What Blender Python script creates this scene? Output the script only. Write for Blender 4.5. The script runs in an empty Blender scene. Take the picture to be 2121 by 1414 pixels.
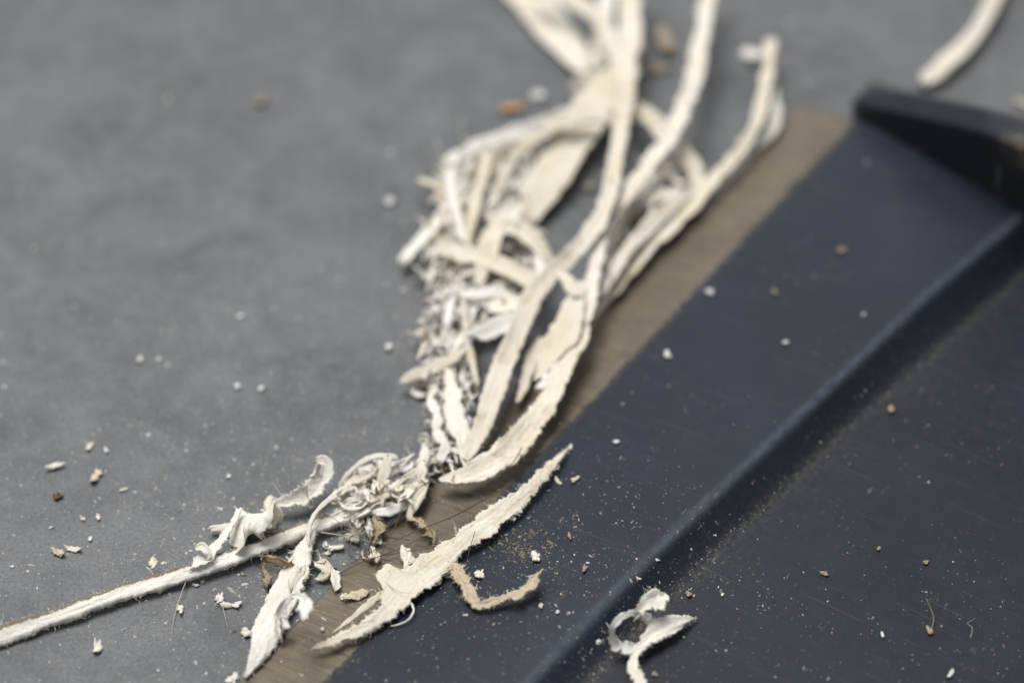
import bpy, math, random
import numpy as np
from mathutils import Vector, Matrix
from mathutils.bvhtree import BVHTree

random.seed(7)
RNG = np.random.default_rng(11)
scene = bpy.context.scene
C = scene.collection
MM = 0.001

# ------------------------------------------------------------------ camera
PITCH = math.radians(42.0)
DIST = 0.322                      # camera to the middle of the picture, on the table
LENS, SENSOR = 100.0, 36.0
PW, PH = 2121.0, 1414.0           # pixel frame used for measuring
FPX = PW / SENSOR * LENS
FWD = Vector((0, math.cos(PITCH), -math.sin(PITCH)))
RIGHT = Vector((1, 0, 0))
UPV = RIGHT.cross(FWD).normalized()
CAM = -FWD * DIST
cd = bpy.data.cameras.new('camera')
cam = bpy.data.objects.new('camera', cd)
C.objects.link(cam)
cam.matrix_world = Matrix(((RIGHT.x, UPV.x, -FWD.x, CAM.x), (RIGHT.y, UPV.y, -FWD.y, CAM.y),
                           (RIGHT.z, UPV.z, -FWD.z, CAM.z), (0, 0, 0, 1)))
cd.lens = LENS; cd.sensor_width = SENSOR; cd.sensor_fit = 'HORIZONTAL'
cd.clip_start = 0.01; cd.clip_end = 20
cd.dof.use_dof = True
cd.dof.focus_distance = 0.2935
cd.dof.aperture_fstop = 10.5
cd.dof.aperture_blades = 9
scene.camera = cam

# ------------------------------------------------------------------ world and lamps
world = bpy.data.worlds.new('World'); scene.world = world
world.use_nodes = True
wb = world.node_tree.nodes['Background']
wb.inputs[0].default_value = (0.93, 0.965, 1.0, 1); wb.inputs[1].default_value = 0.31

def area(name, loc, target, size, watts, color):
    l = bpy.data.lights.new(name, 'AREA'); l.shape = 'RECTANGLE'
    l.size, l.size_y = size; l.energy = watts; l.color = color
    o = bpy.data.objects.new(name, l); C.objects.link(o)
    o.location = loc
    o.rotation_euler = (Vector(target) - Vector(loc)).to_track_quat('-Z', 'Y').to_euler()
    return o
area('window_light', (-0.20, 0.20, 0.82), (0, 0.04, 0), (0.60, 0.48), 10.2, (1.0, 0.985, 0.96))
area('rear_fill', (0.25, 1.6, 0.70), (0, 0.05, 0), (1.2, 0.7), 3.0, (0.93, 0.97, 1.0))  # added weak fill from behind, lifts the far table and end shoulder

vs = scene.view_settings
vs.view_transform = 'Standard'; vs.look = 'None'; vs.exposure = 0.0; vs.gamma = 1.0
vs.use_curve_mapping = False
scene.render.engine = 'CYCLES'
cy = scene.cycles
cy.use_denoising = True
cy.max_bounces = 8; cy.diffuse_bounces = 4; cy.glossy_bounces = 3; cy.transmission_bounces = 4
cy.use_adaptive_sampling = True; cy.adaptive_threshold = 0.01

# ------------------------------------------------------------------ small helpers
def ray(px, py):
    return (FWD + RIGHT * ((px - PW / 2) / FPX) + UPV * ((PH / 2 - py) / FPX)).normalized()
def at_height(px, py, h):                    # where a line of sight meets the level h (mm)
    d = ray(px, py)
    return CAM + d * ((h * MM - CAM.z) / d.z)

def vnoise1(x, seed):
    i = np.floor(x).astype(np.int64); f = x - i
    def h(k):
        k = (k * 374761393 + seed * 668265263) & 0x7fffffff
        k = ((k ^ (k >> 13)) * 1274126177) & 0x7fffffff
        return ((k ^ (k >> 16)) & 0xffff) / 32767.5 - 1.0
    f = f * f * (3 - 2 * f)
    return h(i) * (1 - f) + h(i + 1) * f
def vnoise2(x, y, seed):
    i = np.floor(x).astype(np.int64); j = np.floor(y).astype(np.int64); f = x - i; g = y - j
    def h(a, b):
        k = (a * 374761393 + b * 1103515245 + seed * 668265263) & 0x7fffffff
        k = ((k ^ (k >> 13)) * 1274126177) & 0x7fffffff
        return ((k ^ (k >> 16)) & 0xffff) / 32767.5 - 1.0
    f = f * f * (3 - 2 * f); g = g * g * (3 - 2 * g)
    return (h(i, j) * (1 - f) + h(i + 1, j) * f) * (1 - g) + (h(i, j + 1) * (1 - f) + h(i + 1, j + 1) * f) * g

def mesh_obj(name, verts, faces, mat, parent=None, smooth=True, uv=None):
    me = bpy.data.meshes.new(name)
    me.from_pydata([tuple(v) for v in verts], [], [tuple(f) for f in faces])
    if uv is not None:
        ul = me.uv_layers.new(name='UVMap')
        vi = np.zeros(len(me.loops), dtype=np.int32); me.loops.foreach_get('vertex_index', vi)
        ul.data.foreach_set('uv', np.asarray(uv, dtype=np.float32)[vi].ravel())
    me.polygons.foreach_set('use_smooth', [smooth] * len(me.polygons))
    me.materials.append(mat); me.update()
    o = bpy.data.objects.new(name, me); C.objects.link(o)
    if parent is not None: o.parent = parent
    return o
def tag(o, label=None, cat=None, group=None, kind=None):
    if label: o['label'] = label
    if cat: o['category'] = cat
    if group: o['group'] = group
    if kind: o['kind'] = kind
    return o

# ------------------------------------------------------------------ materials
class NT:
    def __init__(s, name):
        s.m = bpy.data.materials.new(name); s.m.use_nodes = True
        s.t = s.m.node_tree; s.b = s.t.nodes['Principled BSDF']
    def n(s, kind, **kw):
        nd = s.t.nodes.new(kind)
        for k, v in kw.items():
            if k.startswith('i_'):
                key = k[2:]; key = int(key) if key.isdigit() else key.replace('_', ' ')
                nd.inputs[key].default_value = v
            else: setattr(nd, k, v)
        return nd
    def l(s, a, b): s.t.links.new(a, b)
    def coord(s, which='Object', scale=(1, 1, 1), rot=(0, 0, 0)):
        tc = s.n('ShaderNodeTexCoord'); mp = s.n('ShaderNodeMapping')
        mp.inputs['Scale'].default_value = scale; mp.inputs['Rotation'].default_value = rot
        s.l(tc.outputs[which], mp.inputs['Vector']); return mp.outputs[0]
    def noise(s, vec, scale, detail=4, rough=0.6, dist=0.0):
        nd = s.n('ShaderNodeTexNoise'); s.l(vec, nd.inputs['Vector'])
        nd.inputs['Scale'].default_value = scale; nd.inputs['Detail'].default_value = detail
        nd.inputs['Roughness'].default_value = rough; nd.inputs['Distortion'].default_value = dist
        return nd.outputs['Fac']
    def ramp(s, fac, stops):
        r = s.n('ShaderNodeValToRGB'); s.l(fac, r.inputs[0]); e = r.color_ramp.elements
        while len(e) < len(stops): e.new(0.5)
        for k, (p, c) in enumerate(stops):
            e[k].position = p; e[k].color = (c, c, c, 1) if isinstance(c, (int, float)) else (*c, 1)
        return r.outputs[0]
    def mix(s, fac, a, b, mode='MIX'):
        m = s.n('ShaderNodeMix', data_type='RGBA', blend_type=mode)
        for k, v in ((0, fac), (6, a), (7, b)):
            if hasattr(v, 'links'): s.l(v, m.inputs[k])
            elif isinstance(v, (int, float)): m.inputs[k].default_value = v
            else: m.inputs[k].default_value = (*v, 1)
        return m.outputs[2]
    def math(s, op, a, b=0.0):
        m = s.n('ShaderNodeMath', operation=op)
        for k, v in ((0, a), (1, b)):
            if hasattr(v, 'links'): s.l(v, m.inputs[k])
            else: m.inputs[k].default_value = v
        return m.outputs[0]
    def bump(s, height, strength, dist, prev=None):
        b = s.n('ShaderNodeBump'); b.inputs['Strength'].default_value = strength
        b.inputs['Distance'].default_value = dist; s.l(height, b.inputs['Height'])
        if prev is not None: s.l(prev, b.inputs['Normal'])
        return b.outputs[0]
    def done(s, color, rough, normal=None, metallic=0.0, spec=0.5, sss=0.0):
        for key, v in (('Base Color', color), ('Roughness', rough), ('Metallic', metallic), ('Specular IOR Level', spec)):
            if hasattr(v, 'links'): s.l(v, s.b.inputs[key])
            elif isinstance(v, (int, float)): s.b.inputs[key].default_value = v
            else: s.b.inputs[key].default_value = (*v, 1)
        if normal is not None: s.l(normal, s.b.inputs['Normal'])
        if sss:
            s.b.inputs['Subsurface Weight'].default_value = sss
            s.b.inputs['Subsurface Radius'].default_value = (1.0, 0.75, 0.5)
            s.b.inputs['Subsurface Scale'].default_value = 0.0006
        return s.m

def hide_material(name, light, mid, dark, edge=None, stain=0.5, sss=0.06):
    n = NT(name)
    uv = n.coord('UV')                                   # u runs along the strip and v across, both in mm
    lng = n.coord('UV', (0.35, 2.2, 1))
    oi = n.n('ShaderNodeObjectInfo')
    big = n.noise(n.coord('Object', (1000, 1000, 1000)), 0.16, 3, 0.6)
    streak = n.noise(lng, 1.2, 6, 0.65)
    col = n.mix(n.ramp(big, [(0.36, 0.0), (0.66, 1.0)]), light, mid)
    col = n.mix(n.math('MULTIPLY', n.ramp(streak, [(0.5, 0.0), (0.75, 1.0)]), stain), col, dark)
    patch = n.noise(uv, 0.33, 5, 0.7, 0.4)
    col = n.mix(n.math('MULTIPLY', n.ramp(patch, [(0.55, 0.0), (0.70, 1.0)]), stain), col, dark)
    speck = n.noise(uv, 5.0, 2, 0.5)
    col = n.mix(n.ramp(speck, [(0.675, 0.0), (0.73, 0.6)]), col, (0.20, 0.14, 0.08))
    vary = n.ramp(oi.outputs['Random'], [(0.0, (0.90, 0.88, 0.84)), (0.5, (1, 1, 1)), (1.0, (0.97, 0.94, 0.87))])
    col = n.mix(1.0, col, vary, 'MULTIPLY')
    if edge:
        at = n.n('ShaderNodeAttribute', attribute_name='across')
        wob = n.noise(n.coord('UV', (1, 0.3, 1)), 1.6, 4, 0.7)
        e = n.math('ADD', at.outputs['Fac'], n.math('MULTIPLY', n.math('SUBTRACT', wob, 0.5), 0.35))
        fine = n.noise(n.coord('UV', (3, 3, 1)), 3.0, 3, 0.7)
        ecol = n.mix(n.ramp(fine, [(0.35, 0.0), (0.65, 1.0)]), edge, (0.28, 0.235, 0.17))
        col = n.mix(n.ramp(e, [(0.70, 0.0), (0.80, 1.0)]), col, ecol)
    h1 = n.noise(n.coord('UV', (0.22, 3.2, 1)), 1.5, 6, 0.7)
    h2 = n.noise(n.coord('UV', (4, 6, 1)), 1.6, 4, 0.7)
    nr = n.bump(h1, 0.55, 0.00022)
    nr = n.bump(h2, 0.75, 0.00014, nr)
    return n.done(col, 0.72, nr, spec=0.28, sss=sss)

M = {}
M['white'] = hide_material('hide_white', (0.865, 0.845, 0.805), (0.84, 0.80, 0.73), (0.60, 0.50, 0.36), stain=0.22)
M['cream'] = hide_material('hide_cream', (0.79, 0.765, 0.70), (0.74, 0.67, 0.545), (0.58, 0.44, 0.26), stain=0.55)
M['ivory'] = hide_material('hide_ivory', (0.84, 0.805, 0.735), (0.78, 0.705, 0.58), (0.52, 0.40, 0.24), stain=0.62)
M['tan2'] = hide_material('hide_pale_tan', (0.66, 0.58, 0.46), (0.55, 0.46, 0.34), (0.34, 0.25, 0.16), stain=0.6, sss=0.05)
M['tan'] = hide_material('hide_tan', (0.50, 0.41, 0.29), (0.36, 0.28, 0.19), (0.17, 0.12, 0.07), stain=0.7, sss=0.05)
M['edged'] = hide_material('hide_with_hair_side', (0.88, 0.87, 0.85), (0.86, 0.83, 0.77), (0.62, 0.52, 0.38), edge=(0.13, 0.105, 0.075), stain=0.2)

def plain(name, col, rough=0.6, spec=0.3, var=0.25, scale=2.0):
    n = NT(name)
    f = n.noise(n.coord('Object', (1000, 1000, 1000)), scale, 4, 0.6)
    c2 = tuple(c * (1 - var) for c in col)
    return n.done(n.mix(f, c2, col), rough, n.bump(f, 0.4, 0.0001), spec=spec)
M['hair'] = plain('brown_hair', (0.07, 0.038, 0.018), 0.35, 0.5)
M['white_hair'] = plain('pale_hair', (0.55, 0.50, 0.44), 0.4, 0.5)
M['dust'] = plain('pale_dust', (0.62, 0.58, 0.51), 0.8)
M['tan_dust'] = plain('tan_dust', (0.30, 0.25, 0.18), 0.8)
M['orange'] = plain('orange_bit', (0.60, 0.33, 0.13), 0.6)
M['brown'] = plain('brown_bit', (0.11, 0.065, 0.02), 0.4)
M['tan_bit'] = plain('tan_bit', (0.36, 0.29, 0.21), 0.7)
M['bead'] = plain('white_bit', (0.80, 0.79, 0.76), 0.7)

def table_material():
    n = NT('slate_grey_table')
    o = n.coord('Object', (1000, 1000, 1000))
    big = n.noise(o, 0.075, 6, 0.68, 0.8); mid = n.noise(o, 0.42, 6, 0.7); fine = n.noise(o, 2.6, 4, 0.75)
    col = n.mix(n.ramp(big, [(0.36, 0.0), (0.62, 1.0)]), (0.080, 0.085, 0.092), (0.132, 0.136, 0.142))
    col = n.mix(n.math('MULTIPLY', n.ramp(mid, [(0.48, 0.0), (0.66, 1.0)]), 0.50), col, (0.168, 0.171, 0.174))
    col = n.mix(n.math('MULTIPLY', n.ramp(fine, [(0.3, 1.0), (0.5, 0.0)]), 0.8), col, (0.035, 0.036, 0.039))
    col = n.mix(n.math('MULTIPLY', n.ramp(fine, [(0.60, 0.0), (0.72, 1.0)]), 0.65), col, (0.28, 0.275, 0.265))
    smear = n.noise(n.coord('Object', (1000, 320, 1000), (0, 0, 0.5)), 0.12, 5, 0.7)
    rough = n.ramp(smear, [(0.3, 0.46), (0.7, 0.62)])
    nr = n.bump(fine, 0.35, 0.00006)
    nr = n.bump(mid, 0.12, 0.0003, nr)
    return n.done(col, rough, nr, spec=0.35)
M['table'] = table_material()

LEN_ANG = None
def dark_material(name, base, scratch_scale, dusty, rough0, rough1):
    # u runs along the blade and v across it (mm)
    n = NT(name)
    o = n.coord('UV')
    big = n.noise(o, 0.06, 4, 0.6)
    col = n.mix(n.ramp(big, [(0.35, 0.0), (0.7, 1.0)]), base, tuple(c * 1.45 for c in base))
    sc = n.noise(n.coord('UV', (3.2, 0.10, 1), (0, 0, 0.22)), scratch_scale, 5, 0.75)
    sc2 = n.noise(n.coord('UV', (0.14, 2.6, 1), (0, 0, 0.35)), 1.1, 3, 0.7)
    col = n.mix(n.math('MULTIPLY', n.ramp(sc, [(0.58, 0.0), (0.70, 1.0)]), 0.28), col, (0.070, 0.074, 0.080))
    for ang, thr in ((0.75, .70), (-0.55, .705), (1.9, .71), (0.1, .70)):          # single longer scratches
        ln = n.noise(n.coord('UV', (5.0, 0.07, 1), (0, 0, ang)), 0.8, 2, 0.4)
        col = n.mix(n.math('MULTIPLY', n.ramp(ln, [(thr, 0.0), (thr + .03, 1.0)]), 0.18), col, (0.12, 0.12, 0.118))
    worn = n.noise(n.coord('UV', (0.55, 1.5, 1), (0, 0, 0.5)), 0.9, 7, 0.8)
    msk = n.noise(o, 0.085, 2, 0.5)
    wf = n.math('MULTIPLY', n.ramp(worn, [(0.60, 0.0), (0.63, 1.0)]), n.ramp(msk, [(0.50, 0.0), (0.60, 1.0)]))
    col = n.mix(n.math('MULTIPLY', wf, 0.55), col, (0.30, 0.24, 0.16))
    film = n.noise(o, 0.5, 6, 0.75)
    col = n.mix(n.math('MULTIPLY', n.ramp(film, [(0.45, 0.0), (0.80, 1.0)]), dusty), col, (0.17, 0.15, 0.12))
    at = n.n('ShaderNodeAttribute', attribute_name='grime')
    gn = n.noise(o, 1.3, 6, 0.8)
    g = n.math('MULTIPLY', at.outputs['Fac'], n.ramp(gn, [(0.44, 0.0), (0.66, 1.0)]))
    col = n.mix(g, col, (0.20, 0.165, 0.115))
    aw = n.n('ShaderNodeAttribute', attribute_name='painted_highlight')
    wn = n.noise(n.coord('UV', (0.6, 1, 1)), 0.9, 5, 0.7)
    col = n.mix(n.math('MULTIPLY', aw.outputs['Fac'], n.ramp(wn, [(0.3, 0.2), (0.65, 0.62)])), col, (0.10, 0.118, 0.14))  # highlight along the step edge, painted into the base colour
    rough = n.mix(n.ramp(film, [(0.3, 0.0), (0.7, 1.0)]), (rough0,) * 3, (rough1,) * 3)
    nr = n.bump(sc, 0.25, 0.00004); nr = n.bump(sc2, 0.10, 0.00004, nr)
    return n.done(col, rough, nr, spec=0.21)
M['blade'] = dark_material('blued_steel', (0.0115, 0.0158, 0.0250), 1.5, 0.035, 0.40, 0.54)
M['plate'] = dark_material('blued_steel_plate', (0.0105, 0.0138, 0.0215), 1.9, 0.035, 0.40, 0.54)
M['lug'] = dark_material('black_shoulder_metal', (0.013, 0.016, 0.021), 0.8, 0.03, 0.24, 0.38)

def bevel_material():
    n = NT('ground_brown_steel')
    o = n.coord('UV')
    g1 = n.noise(n.coord('UV', (2.6, 0.10, 1), (0, 0, -0.10)), 1.6, 6, 0.75)
    g2 = n.noise(n.coord('UV', (7.0, 0.22, 1), (0, 0, -0.02)), 1.6, 4, 0.7)
    big = n.noise(o, 0.10, 5, 0.65, 0.5)
    col = n.mix(n.ramp(big, [(0.3, 0.0), (0.7, 1.0)]), (0.112, 0.088, 0.060), (0.182, 0.150, 0.106))
    col = n.mix(n.math('MULTIPLY', n.ramp(g1, [(0.34, 1.0), (0.52, 0.0)]), 0.9), col, (0.045, 0.034, 0.025))
    col = n.mix(n.math('MULTIPLY', n.ramp(g2, [(0.55, 0.0), (0.72, 1.0)]), 0.45), col, (0.32, 0.28, 0.22))
    st = n.noise(o, 0.28, 6, 0.75, 0.8)
    col = n.mix(n.math('MULTIPLY', n.ramp(st, [(0.52, 0.0), (0.68, 1.0)]), 0.55), col, (0.075, 0.052, 0.034))
    nr = n.bump(g1, 0.35, 0.00005); nr = n.bump(g2, 0.25, 0.00003, nr)
    return n.done(col, 0.46, nr, metallic=0.30, spec=0.5)
M['bevel'] = bevel_material()

# ------------------------------------------------------------------ table
nx = 60
tv = [(-0.6 + 1.2 * i / nx, -0.5 + 1.4 * j / nx, 0) for j in range(nx + 1) for i in range(nx + 1)]
tf = [(j * (nx + 1) + i, j * (nx + 1) + i + 1, (j + 1) * (nx + 1) + i + 1, (j + 1) * (nx + 1) + i) for j in range(nx) for i in range(nx)]
table = mesh_obj('tabletop', tv, tf, M['table'])
tag(table, 'matt slate grey tabletop strewn with crumbs', 'tabletop', kind='structure')

# ------------------------------------------------------------------ the broad blade
RAILS = {   # pixel, pixel, height above the table in mm
    'edge': [(296, 1622, .22), (502, 1409, .22), (720, 1178, .22), (836, 1064, .22), (1240, 647, .22), (1655, 218, .25)],
    'inner': [(470, 1622, 1.5), (680, 1402, 1.5), (750, 1327, 1.5), (1044, 1014, 1.5), (1169, 884, 1.5), (1640, 385, 1.6), (1765, 250, 1.7)],
    'top': [(905, 1622, 3.4), (1100, 1410, 3.4), (1293, 1207, 3.6), (1448, 1055, 3.9), (1680, 838, 4.3), (1917, 614, 4.8), (2105, 456, 5.1), (2240, 345, 5.3)],
    'foot': [(1000, 1622, .9), (1205, 1412, .9), (1250, 1366, .9), (1396, 1218, .9), (1500, 1120, .9), (1571, 1057, .9), (1730, 901, .9), (2047, 623, .9), (2160, 527, .9), (2300, 412, .9)],
    'far': [(2300, 1900, .6), (2500, 1650, .6), (2750, 1380, .6), (3050, 1080, .6), (3350, 780, .6)],
}
RW = {k: np.array([list(at_height(*p)) for p in v]) for k, v in RAILS.items()}
d0 = RW['inner'][-1] - RW['inner'][0]; d0[2] = 0; BDIR = d0 / np.linalg.norm(d0)
BPER = np.array([BDIR[1], -BDIR[0], 0])
U0 = float((RW['edge'][0] @ BDIR)); U1 = float((RW['inner'][-1] @ BDIR))
def rail(name, u):
    P = RW[name]; s = P @ BDIR
    out = np.stack([np.interp(u, s, P[:, k]) for k in range(3)], axis=-1)
    lo = u < s[0]; hi = u > s[-1]
    for m_, a, b in ((lo, 0, 1), (hi, -1, -2)):
        if m_.any():
            t = (u[m_] - s[a]) / (s[b] - s[a]); out[m_] = P[a] + (P[b] - P[a]) * t[:, None]
    return out
NU = 900
def rail_to(k, end=None):
    return rail(k, np.linspace(U0 - 0.004, float(RW[k][-1] @ BDIR) if end is None else end, NU))
UF = float(RW['top'][-1] @ BDIR)
E, I_, T_, F_, R_ = rail_to('edge'), rail_to('inner'), rail_to('top'), rail_to('foot'), rail_to('far', UF + 0.02)
um = (I_ @ BDIR) / MM
I0 = I_.copy()
# worn, slightly wavering border between bare steel and blued face; nicked edge
wav = (vnoise1(um * 0.12, 3) * 0.22 + vnoise1(um * 0.5, 4) * 0.14 + vnoise1(um * 2.1, 5) * 0.10 + vnoise1(um * 4.3, 6) * 0.06) * MM
jog = np.exp(-((um - (RW['inner'][-2] @ BDIR) / MM) / 1.2) ** 2) * 0.5 * MM
I_ = I_ + (wav - jog)[:, None] * BPER
E = E + ((vnoise1(um * 0.35, 8) * 0.10 + vnoise1(um * 1.6, 9) * 0.05) * MM)[:, None] * BPER
def loft(name, rows, mat, parent, grime=None, painted_highlight=None):
    R = np.array(rows)                                   # rows x NU x 3
    endw = R[:, -1:].copy(); endw[..., 1] += 0.0003; endw[..., 2] = 0.0001
    R = np.concatenate([R, endw], 1)                     # close the far end down to the table
    nr, nu = R.shape[:2]
    v = R.transpose(1, 0, 2).reshape(-1, 3)
    f = [(i * nr + j, (i + 1) * nr + j, (i + 1) * nr + j + 1, i * nr + j + 1) for i in range(nu - 1) for j in range(nr - 1)]
    uv = np.stack([(v @ BDIR) / MM, (v @ BPER) / MM - 1.2 * v[:, 2] / MM], -1)
    o = mesh_obj(name, v, f, mat, parent, uv=uv)
    a = o.data.attributes.new('grime', 'FLOAT', 'POINT')
    a.data.foreach_set('value', np.tile(np.zeros(nr) if grime is None else np.array(grime), nu + 0).astype(np.float32))
    a = o.data.attributes.new('painted_highlight', 'FLOAT', 'POINT')
    a.data.foreach_set('value', np.tile(np.zeros(nr) if painted_highlight is None else np.array(painted_highlight), nu).astype(np.float32))
    return o
blade = bpy.data.objects.new('blade_tool', None); C.objects.link(blade)
tag(blade, 'broad black steel blade with bare brown ground edge lying across the table', 'blade')
lerp = lambda a, b, t: a + (b - a) * t
zed = lambda p, z: np.concatenate([p[:, :2], np.full((len(p), 1), z)], 1)
# bevel: a thin vertical lip down to the table, then the ground slope
brow = [zed(E, 0.02 * MM), E] + [lerp(E, I_, t) for t in (0.02, 0.1, 0.3, 0.5, 0.7, 0.9, 1.0)]
bevel = loft('ground_edge', brow, M['bevel'], blade)
tag(bevel, 'bare brown ground steel cutting edge')
# blued face, with a tiny chamfer where it starts and a rounded shoulder at the step
sl = lerp(I_, T_, 1.0)
rows = [I_ + np.array([0, 0, 0.012 * MM]), lerp(I_, T_, 0.006) + np.array([0, 0, 0.03 * MM])]
for t in (0.05, 0.15, 0.3, 0.5, 0.7, 0.85, 0.93):
    rows.append(lerp(I0, T_, t) + np.array([0, 0, (0.25 * math.sin(math.pi * t)) * MM]))
S = F_ - T_
topdir = (T_ - I_) / np.linalg.norm(T_ - I_, axis=1)[:, None]
sdir = S / np.linalg.norm(S, axis=1)[:, None]
r = 1.05 * MM
A0 = T_ - topdir * r; B0 = T_ + sdir * r
for k in range(9):
    t = k / 8; rows.append((1 - t) ** 2 * A0 + 2 * t * (1 - t) * T_ + t * t * B0)
nface = len(rows)
face = loft('blued_face', rows, M['blade'], blade, [.75, .55, .03] + [0] * (nface - 3), [0] * (nface - 9) + [.05, .25, .6, .9, 1, .8, .45, .2, .05])  # last list: strength of the painted highlight over the rounded step edge
tag(face, 'dark blue-black flat face of the blade')
Rd = (R_ - F_) / np.linalg.norm(R_ - F_, axis=1)[:, None]
q = 1.1 * MM
A1 = F_ - sdir * q; B1 = F_ + Rd * q
rows = [B0 + sdir * 0.01 * MM] + [lerp(B0, A1, t) for t in (0.2, 0.4, 0.6, 0.8)]
gr = [0.0, 0.0, 0.02, 0.05, 0.10]
for k in range(7):
    t = k / 6; rows.append((1 - t) ** 2 * A1 + 2 * t * (1 - t) * F_ + t * t * B1); gr.append([0.10, .12, .16, .25, .4, .35, .18][k])
step = loft('step_face', rows, M['blade'], blade, gr)
tag(step, 'shadowed step down from the face with dust in its foot')
rows = [B1 + Rd * 0.01 * MM] + [lerp(B1, R_, t) for t in (0.02, 0.05, 0.1, 0.2, 0.4, 0.7, 1.0)]
plate = loft('rear_plate', rows, M['plate'], blade, [0.16, .08, .03, .01, .0, 0, 0, 0])
tag(plate, 'lower dark scratched plate behind the step')
# raised shoulder at the end of the blade
LB = [(1764, 222, 1.2), (1780, 242, 1.7), (1860, 294, 2.4), (2000, 378, 3.6), (2112, 446, 4.6), (2300, 565, 5.6)]
LM = [(1764, 214, 1.7), (1776, 228, 2.8), (1862, 268, 4.5), (2000, 330, 7.4), (2112, 385, 9.4), (2300, 485, 11.9)]
LT = [(1765, 209, 2.2), (1779, 212, 3.9), (1864, 232, 7.3), (2000, 264, 12.6), (2112, 304, 15.8), (2300, 388, 19.6)]
LK = [(1770, 204, 2.2), (1796, 186, 3.9), (1868, 184, 7.2), (2000, 204, 12.3), (2112, 230, 15.4), (2300, 300, 19.2)]
lv = []
for i in range(6):
    b, m_, t, k = (np.array(at_height(*L[i])) for L in (LB, LM, LT, LK))
    back = k + np.array([0.002, 0.004, 0]); back[2] = max(0.4 * MM, k[2] * 0.5)
    bb = k + np.array([0.003, 0.006, 0]); bb[2] = 0.2 * MM
    b = b.copy(); b0 = b.copy(); b0[2] = 0.2 * MM
    lv.append([b0, b, m_, t + (m_ - t) * .22, t, t + (k - t) * .3, k, back, bb])
lv = np.array(lv); ns = lv.shape[1]
tt = np.linspace(0, 5, 60); li = np.clip(tt.astype(int), 0, 4); lf = (tt - li)[:, None, None]
def cr(P, i, f):
    g = lambda k: P[np.clip(k, 0, len(P) - 1)]
    p0, p1, p2, p3 = g(i - 1), g(i), g(i + 1), g(i + 2)
    return 0.5 * ((2 * p1) + (-p0 + p2) * f + (2 * p0 - 5 * p1 + 4 * p2 - p3) * f * f + (-p0 + 3 * p1 - 3 * p2 + p3) * f ** 3)
LV = cr(lv, li, lf)
def smooth_section(S):                                   # Chaikin rounding of an open section
    for _ in range(3):
        a = 0.75 * S[:, :-1] + 0.25 * S[:, 1:]; b = 0.25 * S[:, :-1] + 0.75 * S[:, 1:]
        n = np.empty((S.shape[0], 2 * a.shape[1] + 2, 3)); n[:, 0] = S[:, 0]; n[:, -1] = S[:, -1]
        n[:, 1:-1:2] = a; n[:, 2:-1:2] = b; S = n
    return S
LV = smooth_section(LV); ns = LV.shape[1]
v = LV.reshape(-1, 3)
v = v + (vnoise2(v[:, 0] / MM * 0.35, v[:, 1] / MM * 0.35 + v[:, 2] / MM * 0.3, 77) * 0.12 * MM)[:, None] * np.array([0.2, -0.6, 0.7])
f = [(i * ns + j, (i + 1) * ns + j, (i + 1) * ns + j + 1, i * ns + j + 1) for i in range(59) for j in range(ns - 1)]
f.append(tuple(range(ns)))
lug = mesh_obj('end_shoulder', v, f, M['lug'], blade, uv=np.stack([(v @ BDIR) / MM, (v @ BPER) / MM + v[:, 2] / MM], -1))
a = lug.data.attributes.new('grime', 'FLOAT', 'POINT')
sc0 = np.array(at_height(2100, 312, 14.8))
gm = np.exp(-np.sum(((v - sc0) / (np.array([1.6, 2.0, 2.6]) * MM)) ** 2, axis=1)) * 2.2
a.data.foreach_set('value', np.clip(gm, 0, 1).astype(np.float32))
tag(lug, 'raised rounded black shoulder at the far end of the blade')

# ------------------------------------------------------------------ what lies below a point
bv, bf = [], []
for o in (bevel, face, step, plate, lug):
    k = len(bv); bv += [x.co.copy() for x in o.data.vertices]; bf += [tuple(i + k for i in p.vertices) for p in o.data.polygons]
BVH = BVHTree.FromPolygons(bv, bf)
GX0, GX1, GY0, GY1, GS = -0.10, 0.12, -0.08, 0.16, 0.0005
gxn = int((GX1 - GX0) / GS) + 1; gyn = int((GY1 - GY0) / GS) + 1
GH = np.zeros((gyn, gxn)); dn = Vector((0, 0, -1))
for j in range(gyn):
    for i in range(gxn):
        hit = BVH.ray_cast(Vector((GX0 + i * GS, GY0 + j * GS, 0.05)), dn)
        if hit[0] is not None: GH[j, i] = max(0.0, hit[0].z)
def ground(x, y):
    a = np.clip((np.asarray(x) - GX0) / GS, 0, gxn - 1.001); b = np.clip((np.asarray(y) - GY0) / GS, 0, gyn - 1.001)
    i = a.astype(int); j = b.astype(int); fx = a - i; fy = b - j
    return (GH[j, i] * (1 - fx) + GH[j, i + 1] * fx) * (1 - fy) + (GH[j + 1, i] * (1 - fx) + GH[j + 1, i + 1] * fx) * fy
def P(px, py, dh=0.0):                                   # a point dh mm above whatever lies at that place
    d = ray(px, py); hit = BVH.ray_cast(CAM, d)
    h = 0.0
    if hit[0] is not None and hit[0].z > 0: h = hit[0].z
    q = CAM + d * ((h - CAM.z) / d.z)
    if dh:
        q = q + d * (dh * MM / d.z)
    return q
def pxmm(p): return FPX / ((Vector(p) - CAM).dot(FWD)) * MM      # pixels per mm at that depth

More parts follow.
